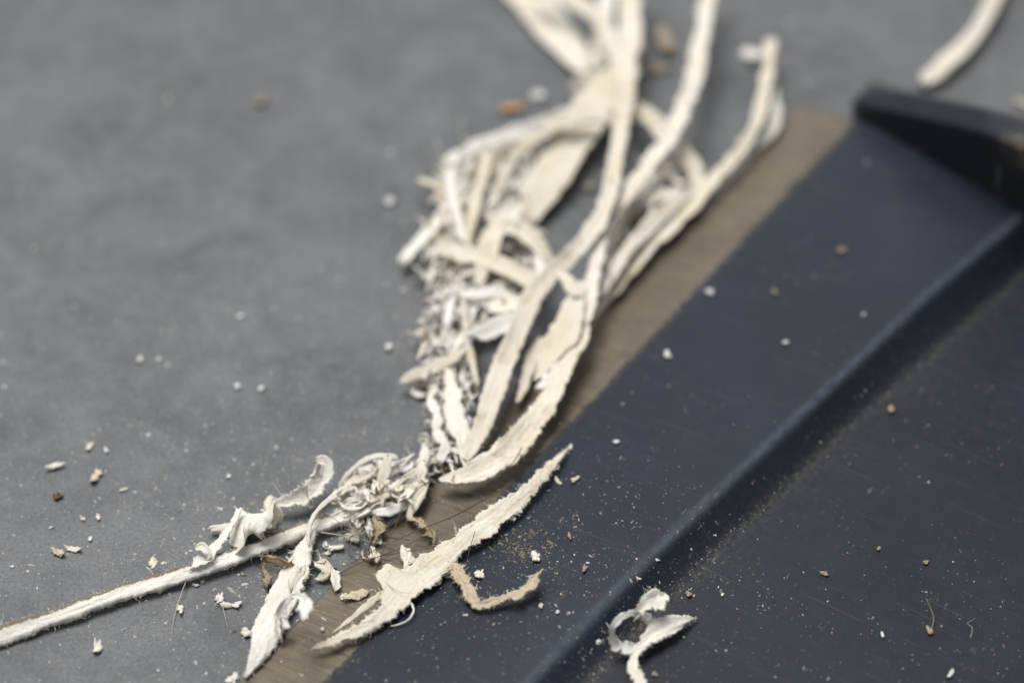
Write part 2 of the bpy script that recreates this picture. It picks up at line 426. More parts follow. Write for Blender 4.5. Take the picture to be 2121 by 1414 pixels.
# ------------------------------------------------------------------ shavings
LIFT = 0.0
def ribbon(name, pts, mat, label=None, cat='shaving', group=None, parent=None, thick=0.45, cup=0.12, rag=1.0, roll=0.0,
           twist=0.0, axis=None, seed=None, res=0.30, fuzz=0, lump=1.0, up=0.5, ends=(0.14, 0.14), notch=None, tooth=None, clamp=True, kind=None):
    """pts: (px, py, height mm, width px). A torn, cupped strip with thickness, ragged borders and rough faces."""
    seed = seed if seed is not None else random.randrange(10 ** 6)
    W = np.array([list(P(p[0], p[1], p[2] + LIFT)) for p in pts]); wp = np.array([float(p[3]) for p in pts])
    ro = np.array([float(p[4]) if len(p) > 4 else 0.0 for p in pts])
    seg = np.linalg.norm(np.diff(W, axis=0), axis=1); s = np.concatenate([[0], np.cumsum(seg)]); L = s[-1]
    n = int(np.clip(L / (res * MM), 8, 900))
    ss = np.linspace(0, L, n); i = np.clip(np.searchsorted(s, ss, side='right') - 1, 0, len(W) - 2)
    f = ((ss - s[i]) / np.maximum(seg[i], 1e-9))[:, None]
    path = cr(W, i, f)
    wpx = np.interp(ss, s, wp); rol = np.interp(ss, s, ro)
    lmm = ss / MM
    T = np.gradient(path, axis=0); T /= np.linalg.norm(T, axis=1)[:, None] + 1e-12
    tocam = np.array(CAM)[None] - path; tocam /= np.linalg.norm(tocam, axis=1)[:, None]
    if axis is None:
        N0 = np.array([0, 0, 1.0])[None] * up + tocam * (1 - up)
        B = np.cross(T, N0)
    else:
        B = np.tile(np.array(axis, float), (n, 1)); B -= T * np.sum(B * T, axis=1)[:, None]
    B /= np.linalg.norm(B, axis=1)[:, None] + 1e-12
    N = np.cross(B, T); N /= np.linalg.norm(N, axis=1)[:, None] + 1e-12
    an = np.radians(roll + rol + twist * (ss / L - 0.5) + vnoise1(lmm * 0.16, seed + 1) * 20 * lump)
    B, N = B * np.cos(an)[:, None] + N * np.sin(an)[:, None], N * np.cos(an)[:, None] - B * np.sin(an)[:, None]
    # real width that gives the measured width as seen from the lens
    side = np.cross(T, tocam); side /= np.linalg.norm(side, axis=1)[:, None] + 1e-12
    vis = np.clip(np.abs(np.sum(B * side, axis=1)), 0.45, 1)
    sc = np.array([pxmm(p) for p in path])
    w = wpx / sc / vis                                   # mm
    w = np.maximum(w - 0.5 * thick, 0.55 * w)            # the strip's own thickness shows too
    M_ = int(np.clip(np.max(w) / (0.13 if res < .25 else 0.22), 6, 40))
    u = np.linspace(-1, 1, M_)
    e = lambda k: (vnoise1(lmm * 0.35, seed + k) * 0.18 + vnoise1(lmm * 1.0, seed + k + 1) * 0.14) * w * 0.5 \
        + (vnoise1(lmm * 2.4, seed + k + 2) * 0.10 + vnoise1(lmm * 5.0, seed + k + 3) * 0.09) * np.minimum(1, w / 1.2)
    el = w * 0.5 + rag * e(10); er = w * 0.5 + rag * e(20)
    endt = np.minimum(1, np.minimum((ss + 1e-6) / (ends[0] * MM * 3 + 1e-9), (L - ss + 1e-6) / (ends[1] * MM * 3 + 1e-9)))
    endt = np.sqrt(np.clip(endt, 0.02, 1))
    el = np.maximum(el * endt, 0.03); er = np.maximum(er * endt, 0.03)
    if tooth:
        for (t0, t1, t2, t3, hgt, sd) in tooth:
            bmp = np.interp(ss / L, [t0, t1, t2, t3], [0, 1, 0.85, 0]) * hgt
            if sd > 0: er = er + bmp
            else: el = el + bmp
    if notch:
        for (c, hw, dep, sd) in notch:
            bite = np.clip(1.2 - np.abs(ss / L - c) / hw, 0, 1) * dep
            if sd > 0: er = np.maximum(er - bite, 0.05)
            else: el = np.maximum(el - bite, 0.05)
    off = np.where(u[None] < 0, u[None] * el[:, None], u[None] * er[:, None])      # n x M  (mm)
    along = np.repeat(lmm[:, None], M_, 1)
    ragl = np.clip(np.abs(u[None]) - 0.8, 0, 1) * 5
    slide = vnoise2(along * 1.3, off * 2.0, seed + 31) * 0.12 * lump
    for e_, dist_, sg_ in ((41, lmm, -1), (51, lmm[-1] - lmm, 1)):       # torn, slanting ends
        tear = vnoise1(u * 1.1 + 5, seed + e_) * 0.55 + vnoise1(u * 3.1 + 9, seed + e_ + 1) * 0.35 + vnoise1(u * 8 + 9, seed + e_ + 2) * 0.18
        k_ = min(1.6, lmm[-1] * 0.25)
        slide = slide + sg_ * tear[None] * np.minimum(w, 2.2)[:, None] * np.clip(1 - dist_ / k_, 0, 1)[:, None] * rag
    cz = cup * (u[None] ** 2) * w[:, None] + vnoise2(along * 0.22, off * 0.5, seed + 32) * 0.12 * lump * np.minimum(1, w[:, None] / 2)
    cz += ragl * vnoise2(along * 1.1, u[None] * 1.0 + 0 * along, seed + 33) * 0.12 * lump
    th = thick * np.minimum(1.0, (w[:, None] + 0.4) / 1.6) * (1 - 0.62 * np.abs(u[None]) ** 5) * (0.35 + 0.65 * endt[:, None])
    th = th * (1 + 0.30 * vnoise2(along * 0.5, off, seed + 34))
    rough = vnoise2(along * 0.7, off * 3.0, seed + 35) * 0.0 + vnoise2(along * 0.25, off * 3.4, seed + 35) * 0.055 + vnoise2(along * 1.6, off * 5.0, seed + 36) * 0.030 + vnoise2(along * 4.2, off * 7.0, seed + 37) * 0.030
    rough *= lump * np.minimum(1, w[:, None] / 1.5)
    top = path[:, None] + B[:, None] * (off * MM)[..., None] + T[:, None] * (slide * MM)[..., None] + N[:, None] * ((cz + th * 0.5 + rough) * MM)[..., None]
    bot = path[:, None] + B[:, None] * (off * MM)[..., None] + T[:, None] * (slide * MM)[..., None] + N[:, None] * ((cz - th * 0.5 + 0.6 * rough) * MM)[..., None]
    ring = np.concatenate([top, bot[:, ::-1]], axis=1); K = 2 * M_
    v = ring.reshape(-1, 3)
    if clamp:
        g = ground(v[:, 0], v[:, 1]) + 0.03 * MM
        v[:, 2] = np.maximum(v[:, 2], g)
    idx = np.arange(n * K).reshape(n, K); a = idx[:-1]; b = idx[1:]
    a2 = np.roll(a, -1, 1); b2 = np.roll(b, -1, 1)
    faces = np.stack([a, a2, b2, b], -1).reshape(-1, 4).tolist()
    faces.append(idx[0][::-1].tolist()); faces.append(idx[-1].tolist())
    uo = np.concatenate([off, off[:, ::-1] + 3.0], 1)
    uv = np.stack([np.repeat(lmm[:, None], K, 1), uo], -1).reshape(-1, 2) + np.array([seed % 97, seed % 53])
    o = mesh_obj(name, v, faces, M[mat], parent, uv=uv)
    if mat == 'edged':
        at = o.data.attributes.new('across', 'FLOAT', 'POINT')
        ac = np.tile(np.concatenate([u, u[::-1]]), n)
        at.data.foreach_set('value', (ac * (-1 if roll >= 0 else 1) * 0.5 + 0.5).astype(np.float32))
    if label: tag(o, label, cat, group)
    if kind: o['kind'] = kind
    if fuzz:
        k = int(fuzz * L / MM)
        ii = RNG.integers(1, n - 1, k); sg = RNG.choice([-1, 1], k)
        base = np.where(sg[:, None] < 0, (top[ii, 0] + bot[ii, 0]) / 2, (top[ii, -1] + bot[ii, -1]) / 2)
        mid_ = RNG.random(k) < 0.3
        jj = RNG.integers(0, M_, k); base = np.where(mid_[:, None], top[ii, jj], base)
        dr = B[ii] * sg[:, None] + T[ii] * RNG.normal(0, 0.8, k)[:, None] + N[ii] * RNG.normal(0, 0.5, k)[:, None]
        dr = np.where(mid_[:, None], N[ii] + 0.9 * dr, dr)
        fibres(base - dr * 0.03 * MM, dr, RNG.gamma(2.0, 0.13, k) + 0.08, 0.034, mat if mat != 'edged' else 'white', o)
    return o

def fibres(base, dr, length, rad, mat, parent):
    k = len(base)
    dr = dr / (np.linalg.norm(dr, axis=1)[:, None] + 1e-12)
    bend = RNG.normal(0, 0.5, (k, 3)); p1 = base + dr * (length * MM * 0.5)[:, None]
    d2 = dr + bend; d2 /= np.linalg.norm(d2, axis=1)[:, None]; p2 = p1 + d2 * (length * MM * 0.5)[:, None]
    a = np.cross(dr, RNG.normal(0, 1, (k, 3))); a /= np.linalg.norm(a, axis=1)[:, None] + 1e-12; b = np.cross(dr, a)
    rr = (rad * (0.6 + 0.8 * RNG.random(k)) * MM)[:, None]
    vs_ = []
    for p, q in ((base, 1.0), (p1, 0.75)):
        for t in range(3):
            an = t * 2.0944; vs_.append(p + (a * math.cos(an) + b * math.sin(an)) * rr * q)
    vs_.append(p2)
    V = np.stack(vs_, 1)
    V[..., 2] = np.maximum(V[..., 2], ground(V[..., 0], V[..., 1]) + 0.01 * MM)
    F = []
    for i in range(k):
        o = i * 7
        for t in range(3):
            t2 = (t + 1) % 3
            F.append((o + t, o + t2, o + 3 + t2, o + 3 + t)); F.append((o + 3 + t, o + 3 + t2, o + 6))
    ob = mesh_obj('fibre_fringe', V.reshape(-1, 3), F, M[mat], parent, uv=np.repeat(RNG.random((k, 2)) * 50, 7, axis=0))
    ob['kind'] = 'stuff'
    return ob

# ---- the long strips, traced along their middles: (px, py, height mm, width px)
S = ribbon
S('shaving', [(-60, 1343, 0.9, 44.7), (0, 1316, 0.9, 46.4), (80, 1290, 0.9, 43), (160, 1262, 0.9, 40.4), (240, 1232, 0.9, 39.6), (310, 1210, 0.9, 38.7), (390, 1186, 1, 37.8), (460, 1162, 1, 38.7), (540, 1132, 1.1, 40.4), (600, 1108, 1.2, 39.6), (660, 1086, 1.3, 37.8), (720, 1068, 1.4, 34.4), (770, 1054, 1.3, 31), (818, 1046, 1, 20.6)],
  'edged', 'long straight white strip with brown hairy border leaving the frame at lower left', thick=.9, cup=.03, up=.45, roll=4, fuzz=12, rag=.7, seed=101, res=.13)
S('shaving', [(650, 1098, 1.6, 18), (636, 1130, 1.2, 38), (622, 1168, .9, 52), (598, 1215, .8, 66), (572, 1268, .7, 68), (548, 1325, .7, 62), (528, 1368, .7, 40), (508, 1402, .6, 8)],
  'white', 'broad white strip pointing down to the brown blade edge at the bottom', thick=.9, cup=.05, up=.5, fuzz=8, rag=.8, seed=102, res=.13, lump=1.3)
fp = S('shaving', [(654, 1343, 1.1, 10.9), (675, 1335, 1.2, 21.6), (724, 1314, 1.2, 30.9), (779, 1281, 1.2, 37.1), (814, 1248, 1.2, 57.2), (842, 1216, 1.2, 71.1), (875, 1188, 1.2, 63.4), (915, 1158, 1.2, 54.1), (960, 1122, 1.2, 51), (1005, 1088, 1.3, 46.4), (1050, 1054, 1.3, 46.4), (1090, 1022, 1.4, 40.2), (1125, 986, 1.4, 29.3), (1150, 955, 1.2, 20.1), (1178, 928, 0.7, 3.1)],
  'cream', 'large cream paring with a forked lower tip lying across the blade edge', thick=.5, cup=.05, up=.35, fuzz=14, rag=1.3, seed=103, res=.10, lump=.9, tooth=[(.272, .300, .338, .342, 1.9, -1), (.62, .64, .66, .68, .35, -1)])
S('split_sliver', [(688, 1311, 1.2, 5), (724, 1284, 1.3, 14), (758, 1256, 1.4, 20), (792, 1230, 1.4, 24), (828, 1206, 1.2, 22), (850, 1190, 1.0, 10)], 'cream', parent=fp, thick=.5, cup=.05, up=.35, seed=105, res=.10, rag=1.1)
S('shaving', [(908, 992, 2, 7.2), (935, 990, 2.2, 30.7), (975, 982, 2.3, 43.4), (1015, 965, 2.4, 56.1), (1055, 932, 2.4, 61.5), (1090, 893, 2.4, 56.1), (1120, 852, 2.5, 52.4), (1150, 805, 2.8, 48.8), (1178, 748, 3.2, 45.2), (1200, 690, 3.8, 41.6), (1218, 630, 4.4, 38), (1234, 560, 5, 34.3), (1248, 490, 5.6, 32.6), (1258, 430, 6, 30.7)],
  'ivory', 'long curved strip with frayed grey tip ending above the brown edge', thick=.6, cup=.14, up=.4, fuzz=7, rag=1.0, seed=106, res=.13, lump=1.2)
S('shaving', [(962, 960, 2, 18.2), (978, 925, 2.4, 39.6), (998, 880, 2.8, 44.6), (1020, 820, 3.4, 46.3), (1045, 755, 4, 47.9), (1070, 690, 4.6, 47.9), (1098, 625, 5.2, 46.3), (1138, 570, 5.8, 43), (1190, 520, 6.4, 41.3), (1236, 470, 6.8, 41.3), (1262, 400, 7, 39.6), (1278, 320, 7, 36.4), (1290, 240, 6.8, 38.1), (1300, 150, 6.2, 44.6), (1306, 60, 5.4, 49.6), (1300, -50, 5, 52.9)],
  'ivory', 'long tan-streaked strip running up the middle of the tangled pile', thick=.55, cup=.14, up=.4, fuzz=4, rag=.8, seed=107, res=.25, lump=.8)
S('shaving', [(1268, 450, 5, 15.6), (1300, 405, 5.6, 32.8), (1345, 345, 6, 35.9), (1388, 285, 6.2, 39), (1418, 220, 6.2, 39), (1438, 150, 6, 39), (1454, 80, 5.8, 37.4), (1468, 0, 5.6, 35.9), (1474, -50, 5.6, 35.9)],
  'ivory', 'smooth strip rising from the pile to the top edge, left of the hooked one', thick=.6, cup=.14, up=.4, rag=1.1, seed=108, lump=1.0)
S('shaving', [(1228, 662, 1, 6.2), (1252, 628, 1.4, 21.8), (1292, 578, 1.6, 31.2), (1340, 520, 1.8, 34.3), (1395, 465, 2, 34.3), (1450, 410, 2.2, 32.8), (1500, 352, 2.6, 31.2), (1542, 300, 3, 31.2), (1568, 250, 3.4, 31.2), (1582, 195, 3.6, 29.6), (1592, 140, 3.8, 28.1), (1596, 86, 4, 25)],
  'ivory', 'strip lying along the brown edge with its blunt top bent upright', thick=.6, cup=.14, up=.4, rag=1.1, seed=109, lump=1.1)
S('membrane_curl', [(1602, 178, 2.0, 14), (1608, 225, 1.8, 22), (1598, 270, 1.6, 24), (1570, 302, 1.4, 14)], 'white', 'thin pale curl clinging beside the bent upright strip', 'shaving', thick=.15, up=.4, rag=1.1, seed=110)
S('shaving', [(1540, 112, 1.0, 26), (1562, 116, 1.6, 26), (1585, 118, 2.4, 20)], 'white', 'stubby white piece crossing the tip of the bent upright strip', thick=.5, seed=111)
S('shaving', [(1246, 612, 3, 16.4), (1268, 570, 3.4, 27.9), (1300, 520, 3.4, 32.8), (1340, 474, 3.2, 36.1), (1388, 430, 3, 34.4), (1432, 395, 2.6, 24.6)], 'cream', 'short strip between the pile and the strip along the brown edge', thick=.5, seed=112, rag=.7)
S('shaving', [(1296, 205, 4, 27.9), (1330, 232, 4, 39.4), (1368, 268, 3.8, 42.6), (1405, 305, 3.4, 44.3), (1432, 345, 2.8, 41), (1446, 385, 2.2, 32.8), (1440, 430, 1.6, 23)], 'cream', 'arched cream strip on the far side of the pile behind the crossing strips', thick=.5, cup=.2, seed=113, rag=1.1, lump=.7)
S('shaving', [(1290, 150, 4.6, 59), (1250, 200, 4.2, 80.6), (1205, 262, 3.6, 82.7), (1160, 330, 3, 82.7), (1118, 395, 2.4, 80.6), (1080, 455, 1.8, 59), (1060, 500, 1.4, 29.5)], 'cream', 'broadest cream strip slanting through the far part of the pile', thick=.5, cup=.05, up=.5, seed=114, rag=.5, lump=.6)
S('shaving', [(1040, -60, 1, 73.8), (1090, -10, 1, 78.7), (1130, 40, 1, 75.4), (1172, 92, 1, 65.6), (1210, 140, 1.2, 45.9), (1235, 180, 1.4, 24.6)], 'ivory', 'wide tan strip entering from the top edge behind the pile', thick=.5, cup=.04, up=.6, seed=115, rag=.4, lump=.5)
S('shaving', [(1090, -34, 5, 24.6), (1140, -14, 5.2, 29.5), (1190, 4, 5.4, 32.8), (1232, 32, 5.4, 34.4), (1262, 76, 5.2, 36.1), (1278, 130, 4.6, 32.8), (1270, 190, 4, 24.6)], 'cream', 'bowed strip arching over from the top edge onto the pile', thick=.5, seed=116, rag=1.1, lump=1.0)
S('shaving', [(1240, 70, 2.2, 41), (1250, 120, 2.4, 50.8), (1235, 170, 2.2, 54.1), (1200, 215, 1.6, 36.1)], 'ivory', 'wide shaving tucked under the bowed strip at the top', thick=.5, seed=117, rag=1.1, lump=.7)
S('shaving', [(1262, -40, 2.5, 32.8), (1255, 30, 2.8, 37.7), (1262, 100, 2.6, 32.8), (1288, 170, 2.2, 29.5), (1316, 120, 2, 18), (1330, 90, 1.6, 13.1)], 'white', 'pale strip hooking over beside the topmost strips of the pile', thick=.6, seed=118, rag=.8)
S('shaving', [(1275, 252, 5.6, 20), (1220, 246, 5.6, 26), (1165, 258, 5.4, 28), (1112, 286, 5.0, 28), (1070, 325, 4.4, 26), (1042, 370, 3.6, 26), (1020, 425, 2.8, 24), (1005, 470, 2.0, 14)], 'cream', 'slender arched strip over the broadest strip of the pile', thick=.6, seed=119, rag=1.1, lump=.7)
S('shaving', [(1225, 225, 3.4, 27.9), (1170, 242, 3.2, 39.4), (1110, 268, 2.8, 42.6), (1050, 288, 2.4, 44.3), (985, 312, 1.8, 39.4), (920, 348, 1, 27.9)], 'white', 'white strip along the far left rim of the pile', thick=.5, cup=.1, seed=120, rag=.7)
S('shaving', [(1905, 172, 1.0, 34), (1940, 150, 1.2, 44), (1985, 112, 1.4, 46), (2025, 62, 1.6, 44), (2052, 12, 1.8, 40), (2080, -50, 2.0, 40)], 'cream', 'lone cream strip in the far corner beyond the black shoulder', thick=1.0, cup=.15, seed=121, rag=.8, lump=1.0)
S('shaving', [(2096, 206, .6, 8), (2120, 214, .6, 12), (2150, 232, .6, 12)], 'cream', 'pale scrap peeping over the black shoulder at the right border', thick=.6, seed=122)
# ---- left flank of the pile
LIFT = 0.8
S('shaving', [(932, 352, 2.6, 22), (936, 400, 3.2, 28), (946, 445, 3.4, 28), (960, 500, 3.0, 20)], 'white', 'upright strip at the far left corner of the pile', thick=.6, seed=131, rag=.8)
S('shaving', [(938, 400, 1.8, 12), (915, 446, 1.6, 24), (888, 485, 1.2, 28), (860, 518, .9, 28), (836, 542, .7, 24)], 'white', 'white sliver poking out leftmost from the pile over bare table', thick=.5, seed=132, rag=1.1)
S('shaving', [(1012, 320, 3.0, 20), (1000, 370, 3.6, 28), (985, 425, 4.0, 28), (972, 480, 3.6, 24), (968, 520, 3.0, 12)], 'cream', 'cream strip standing beside the upright corner strip', thick=.6, seed=133)
S('shaving', [(1085, 415, 3.4, 30), (1050, 455, 3.6, 44), (1020, 505, 3.4, 46), (1000, 560, 2.8, 36), (995, 600, 2.0, 18)], 'cream', 'wide cream shaving folded down the middle of the left flank', thick=.6, seed=134, cup=.2)
S('shaving', [(1040, 470, 3.6, 24), (1072, 478, 4.0, 36), (1102, 500, 3.6, 36), (1126, 530, 2.6, 32), (1140, 556, 1.6, 18)], 'ivory', 'curled shaving beside the open patch of grey table inside the pile', thick=.5, seed=135, cup=.3)
S('shaving', [(900, 520, 1.8, 18), (945, 526, 2.6, 34), (1000, 538, 3.2, 36), (1055, 560, 3.6, 38), (1105, 588, 3.6, 36), (1140, 610, 3.2, 20)], 'cream', 'cream strip crossing sideways through the waist of the pile', thick=.5, seed=136)
S('shaving', [(878, 624, 2.0, 14), (905, 616, 2.4, 16), (940, 602, 2.8, 18), (972, 588, 3.0, 14)], 'white', 'thin white sliver with a knobbed tip sticking out left of the pile', thick=.6, seed=137, rag=1.1)
S('shaving', [(945, 606, 3.2, 16), (985, 612, 3.6, 28), (1030, 610, 3.8, 28), (1065, 618, 3.6, 14)], 'white', 'short white strip just under the strip crossing sideways', thick=.6, seed=138)
S('shaving', [(936, 616, 2.6, 16), (930, 650, 2.6, 24), (922, 690, 2.0, 24), (905, 725, 1.2, 16)], 'white', 'white prong slanting down the left flank above the forked bit', thick=.6, seed=139, rag=.7)
S('shaving', [(958, 610, 3.2, 14), (962, 650, 3.2, 20), (968, 700, 2.8, 20), (978, 750, 2.2, 20), (990, 800, 1.6, 14)], 'cream', 'narrow cream strip running down beside the dark triangular gap', thick=.6, seed=140, rag=1.1)
S('shaving', [(866, 688, .8, 18), (888, 700, 1.2, 24), (910, 712, 1.4, 18)], 'cream', 'stub at the left flank touching the forked bit', thick=.6, seed=141)
fk = S('shaving', [(880, 734, 1.0, 12), (900, 715, 1.6, 16), (925, 702, 1.8, 18), (948, 716, 1.4, 16), (960, 735, 1.0, 8)], 'white', 'small forked white bit on the left flank', thick=.6, seed=142)
S('shaving', [(836, 790, .8, 20), (865, 776, 1.1, 26), (900, 762, 1.6, 26), (945, 738, 2.4, 22), (968, 715, 2.8, 10)], 'cream', 'blunt cream stick pointing left just below the forked bit', thick=.5, seed=143, rag=1.1)
S('shaving', [(980, 700, 3.4, 30), (1010, 690, 3.6, 40), (1045, 676, 3.8, 44), (1080, 660, 3.6, 24)], 'white', 'white slab roofing the dark triangular gap in the pile', thick=.5, seed=144, roll=-10)
S('shaving', [(1012, 640, 3.0, 30), (1040, 640, 3.4, 38), (1072, 628, 3.8, 30)], 'white', 'crumpled white piece above the slab over the dark gap', thick=.5, seed=145, lump=2)
S('shaving', [(926, 770, 2.2, 22), (934, 812, 2.6, 38), (944, 860, 2.4, 44), (954, 905, 2.0, 42), (962, 940, 1.6, 26), (966, 968, 1.2, 8)], 'white', 'fuzzy grey-white strip tapering down beside the tan-streaked strip', thick=.5, seed=146, rag=1.3, lump=1.5, fuzz=5)
S('shaving', [(905, 800, 1.6, 18), (890, 830, 1.8, 26), (908, 862, 2.0, 24), (902, 895, 2.0, 28), (922, 925, 1.8, 26), (908, 958, 1.4, 20)], 'white', 'crinkled white shaving zigzagging down the lower left flank', thick=.5, seed=147, rag=1.5, lump=2.2, fuzz=4)
S('shaving', [(1200, 588, 4, 28.3), (1192, 625, 4.2, 50.9), (1176, 668, 4, 62.2), (1156, 710, 3.4, 64.2), (1134, 748, 2.8, 52.8), (1112, 778, 2.2, 26.4)], 'cream', 'broad cream flap hanging beside the curved strip with frayed tip', thick=.5, seed=148, cup=.10, rag=1.0)
S('shaving', [(1108, 808, 1.6, 20), (1130, 795, 2.0, 28), (1155, 775, 2.4, 22)], 'white', 'small white torn piece below the broad cream flap', thick=.5, seed=149, rag=1.6)
S('shaving', [(1122, 700, 1.6, 20), (1100, 750, 1.4, 30), (1085, 800, 1.0, 26), (1070, 835, .8, 10)], 'ivory', 'greyish shaving in the shade between the two long strips', thick=.5, seed=150)
S('shaving', [(880, 925, 1.2, 14), (880, 950, 1.6, 30), (872, 985, 1.4, 28), (866, 1005, 1.0, 12)], 'cream', 'cream chip where the long pile meets the smaller heap', thick=.6, seed=151)
S('shaving', [(1150, 560, 5.2, 14), (1176, 585, 5.0, 28), (1196, 620, 4.6, 26)], 'cream', 'cream shaving wedged between the two crossing long strips', thick=.5, seed=152)
S('shaving', [(1290, 425, 2.6, 16), (1330, 420, 2.6, 28), (1378, 408, 2.4, 24), (1410, 392, 2.0, 12)], 'cream', 'short bridge-like shaving under the smooth rising strip', thick=.6, seed=153)
# ---- the smaller heap in front
LIFT = 0.0
S('shaving', [(700, 1012, 1.4, 12), (718, 985, 2.4, 14), (745, 960, 3.2, 15), (775, 945, 3.6, 15), (800, 944, 3.6, 14), (822, 950, 3.2, 16)], 'white', 'thin white arch over the smaller heap', thick=.5, seed=161, rag=.8, lump=1.0)
S('shaving', [(806, 944, 3.6, 22), (801, 965, 3.2, 28), (794, 990, 2.6, 28), (786, 1016, 1.8, 18)], 'cream', 'cream tongue hanging from the thin white arch', thick=.5, seed=162, rag=1.1)
S('shaving', [(742, 1030, 1.4, 16), (750, 1005, 1.8, 24), (760, 980, 2.2, 14)], 'white', 'stubby white shaving under the thin arch', thick=.5, seed=163)
S('shaving', [(762, 1045, 1.6, 8), (800, 1026, 2.0, 16), (835, 1014, 2.2, 18), (872, 1004, 2.2, 14)], 'cream', 'cream stick across the front of the smaller heap', thick=.5, seed=164, rag=1.1)
S('shaving', [(884, 990, 1.8, 12), (876, 1015, 2.0, 24), (864, 1040, 1.8, 24), (850, 1066, 1.2, 20), (858, 1080, .8, 10)], 'cream', 'curved cream strip closing the smaller heap on the blade side', thick=.45, seed=165, rag=.7, fuzz=4)
S('shaving', [(640, 1132, 1.8, 10), (638, 1104, 2.4, 13), (646, 1076, 2.8, 14), (664, 1050, 3.0, 14), (690, 1028, 2.8, 16), (722, 1010, 2.2, 22), (750, 1002, 1.6, 14)], 'white', 'slender strip bending down over the long straight strip', thick=.5, seed=166, rag=.8, lump=1.0)
S('shaving', [(770, 1066, 1.8, 16), (800, 1060, 1.9, 28), (835, 1050, 1.7, 26), (852, 1046, 1.3, 10)], 'white', 'flat white piece at the inner end of the long straight strip', thick=.6, seed=167, rag=1.0)
S('shaving', [(662, 1078, 1.6, 6), (720, 1052, 2.0, 10), (780, 1034, 2.2, 12), (840, 1010, 2.0, 8)], 'ivory', 'thin dull strand along the front of the smaller heap', thick=.4, seed=168)
S('shaving', [(815, 1000, 1.8, 10), (850, 985, 2.0, 20), (880, 965, 2.0, 18), (905, 945, 1.6, 10)], 'cream', 'cream shaving leading from the smaller heap to the long pile', thick=.5, seed=169)
# ---- curls left of the smaller heap
S('shaving', [(552, 1052, .8, 16), (575, 1046, 1.4, 30), (610, 1036, 1.8, 36), (642, 1022, 2.0, 36), (662, 1000, 2.4, 30), (672, 978, 3.0, 28), (668, 962, 3.6, 26), (655, 972, 3.4, 18)], 'white', 'white curled shaving with its tip turned up on bare table', thick=.35, seed=171, rag=2.0, cup=.25, fuzz=9, lump=2.0, res=.13)
S('shaving', [(562, 1030, 1.0, 16), (556, 1050, 1.6, 22), (566, 1070, 2.0, 24), (576, 1082, 1.6, 18)], 'cream', 'lumpy knot between two white curls', thick=.5, seed=172, lump=2, rag=1.2)
S('shaving', [(436, 1096, .7, 20), (465, 1094, .8, 26), (500, 1088, .8, 26), (540, 1092, .8, 24), (575, 1092, .7, 12)], 'white', 'straight white stick lying under the freckled curl', thick=.9, seed=173, rag=.8, fuzz=3)
S('shaving', [(495, 1056, 1.2, 10), (505, 1082, 2.0, 44), (500, 1112, 1.8, 48), (516, 1102, 3.0, 46), (540, 1072, 3.8, 42), (562, 1056, 3.6, 34), (580, 1068, 2.6, 26), (574, 1090, 1.6, 16)], 'white', 'broad thin white curl freckled brown above the long straight strip', thick=.22, seed=174, rag=1.5, cup=.1, lump=1.3, res=.12, fuzz=4, axis=(0.72, 0.35, .35))
S('shaving', [(392, 1180, 1.6, 10), (412, 1166, 1.8, 26), (432, 1150, 2.0, 24), (452, 1128, 2.2, 20), (472, 1100, 2.4, 18), (488, 1076, 2.6, 16), (496, 1054, 2.6, 18)], 'white', 'ragged white shaving climbing from the long straight strip to the freckled curl', thick=.4, seed=175, rag=1.3, fuzz=8, res=.12, lump=1.4)
S('shaving', [(404, 1136, 2.4, 12), (420, 1134, 2.8, 20), (430, 1146, 2.6, 18), (428, 1160, 2.0, 10)], 'ivory', 'tiny shell-like curl on the long straight strip', thick=.15, seed=176, rag=.3, cup=.3, res=.14, lump=.4)
S('shaving', [(588, 1306, 1.6, 34), (584, 1280, 2.4, 30), (588, 1252, 3.6, 16), (602, 1236, 4.6, 14), (622, 1236, 5.4, 16), (634, 1254, 5.8, 28), (632, 1278, 5.6, 34), (618, 1296, 5.0, 12)], 'white', 'raised white curl looping above the broad strip beside the blade', thick=.25, seed=177, rag=1.7, lump=2.2, res=.12, fuzz=6, cup=.25)
S('shaving', [(602, 1228, 1.4, 26), (612, 1200, 1.5, 30), (628, 1172, 1.6, 24)], 'white', 'crumbled patch riding on the broad white strip', thick=.5, seed=178, rag=1.6, lump=2, fuzz=8)
S('shaving', [(688, 1176, 1.4, 12), (694, 1192, 1.2, 24), (696, 1212, .7, 26), (692, 1226, .4, 8)], 'white', 'small white wedge standing against the brown edge', thick=.35, seed=179, rag=1.1)
S('shaving', [(655, 1166, .8, 20), (672, 1172, 1.2, 34), (676, 1188, 1.0, 26), (655, 1196, .5, 12)], 'cream', 'crinkled cream crumb between broad strip and white wedge', thick=.4, seed=180, rag=2, lump=2)
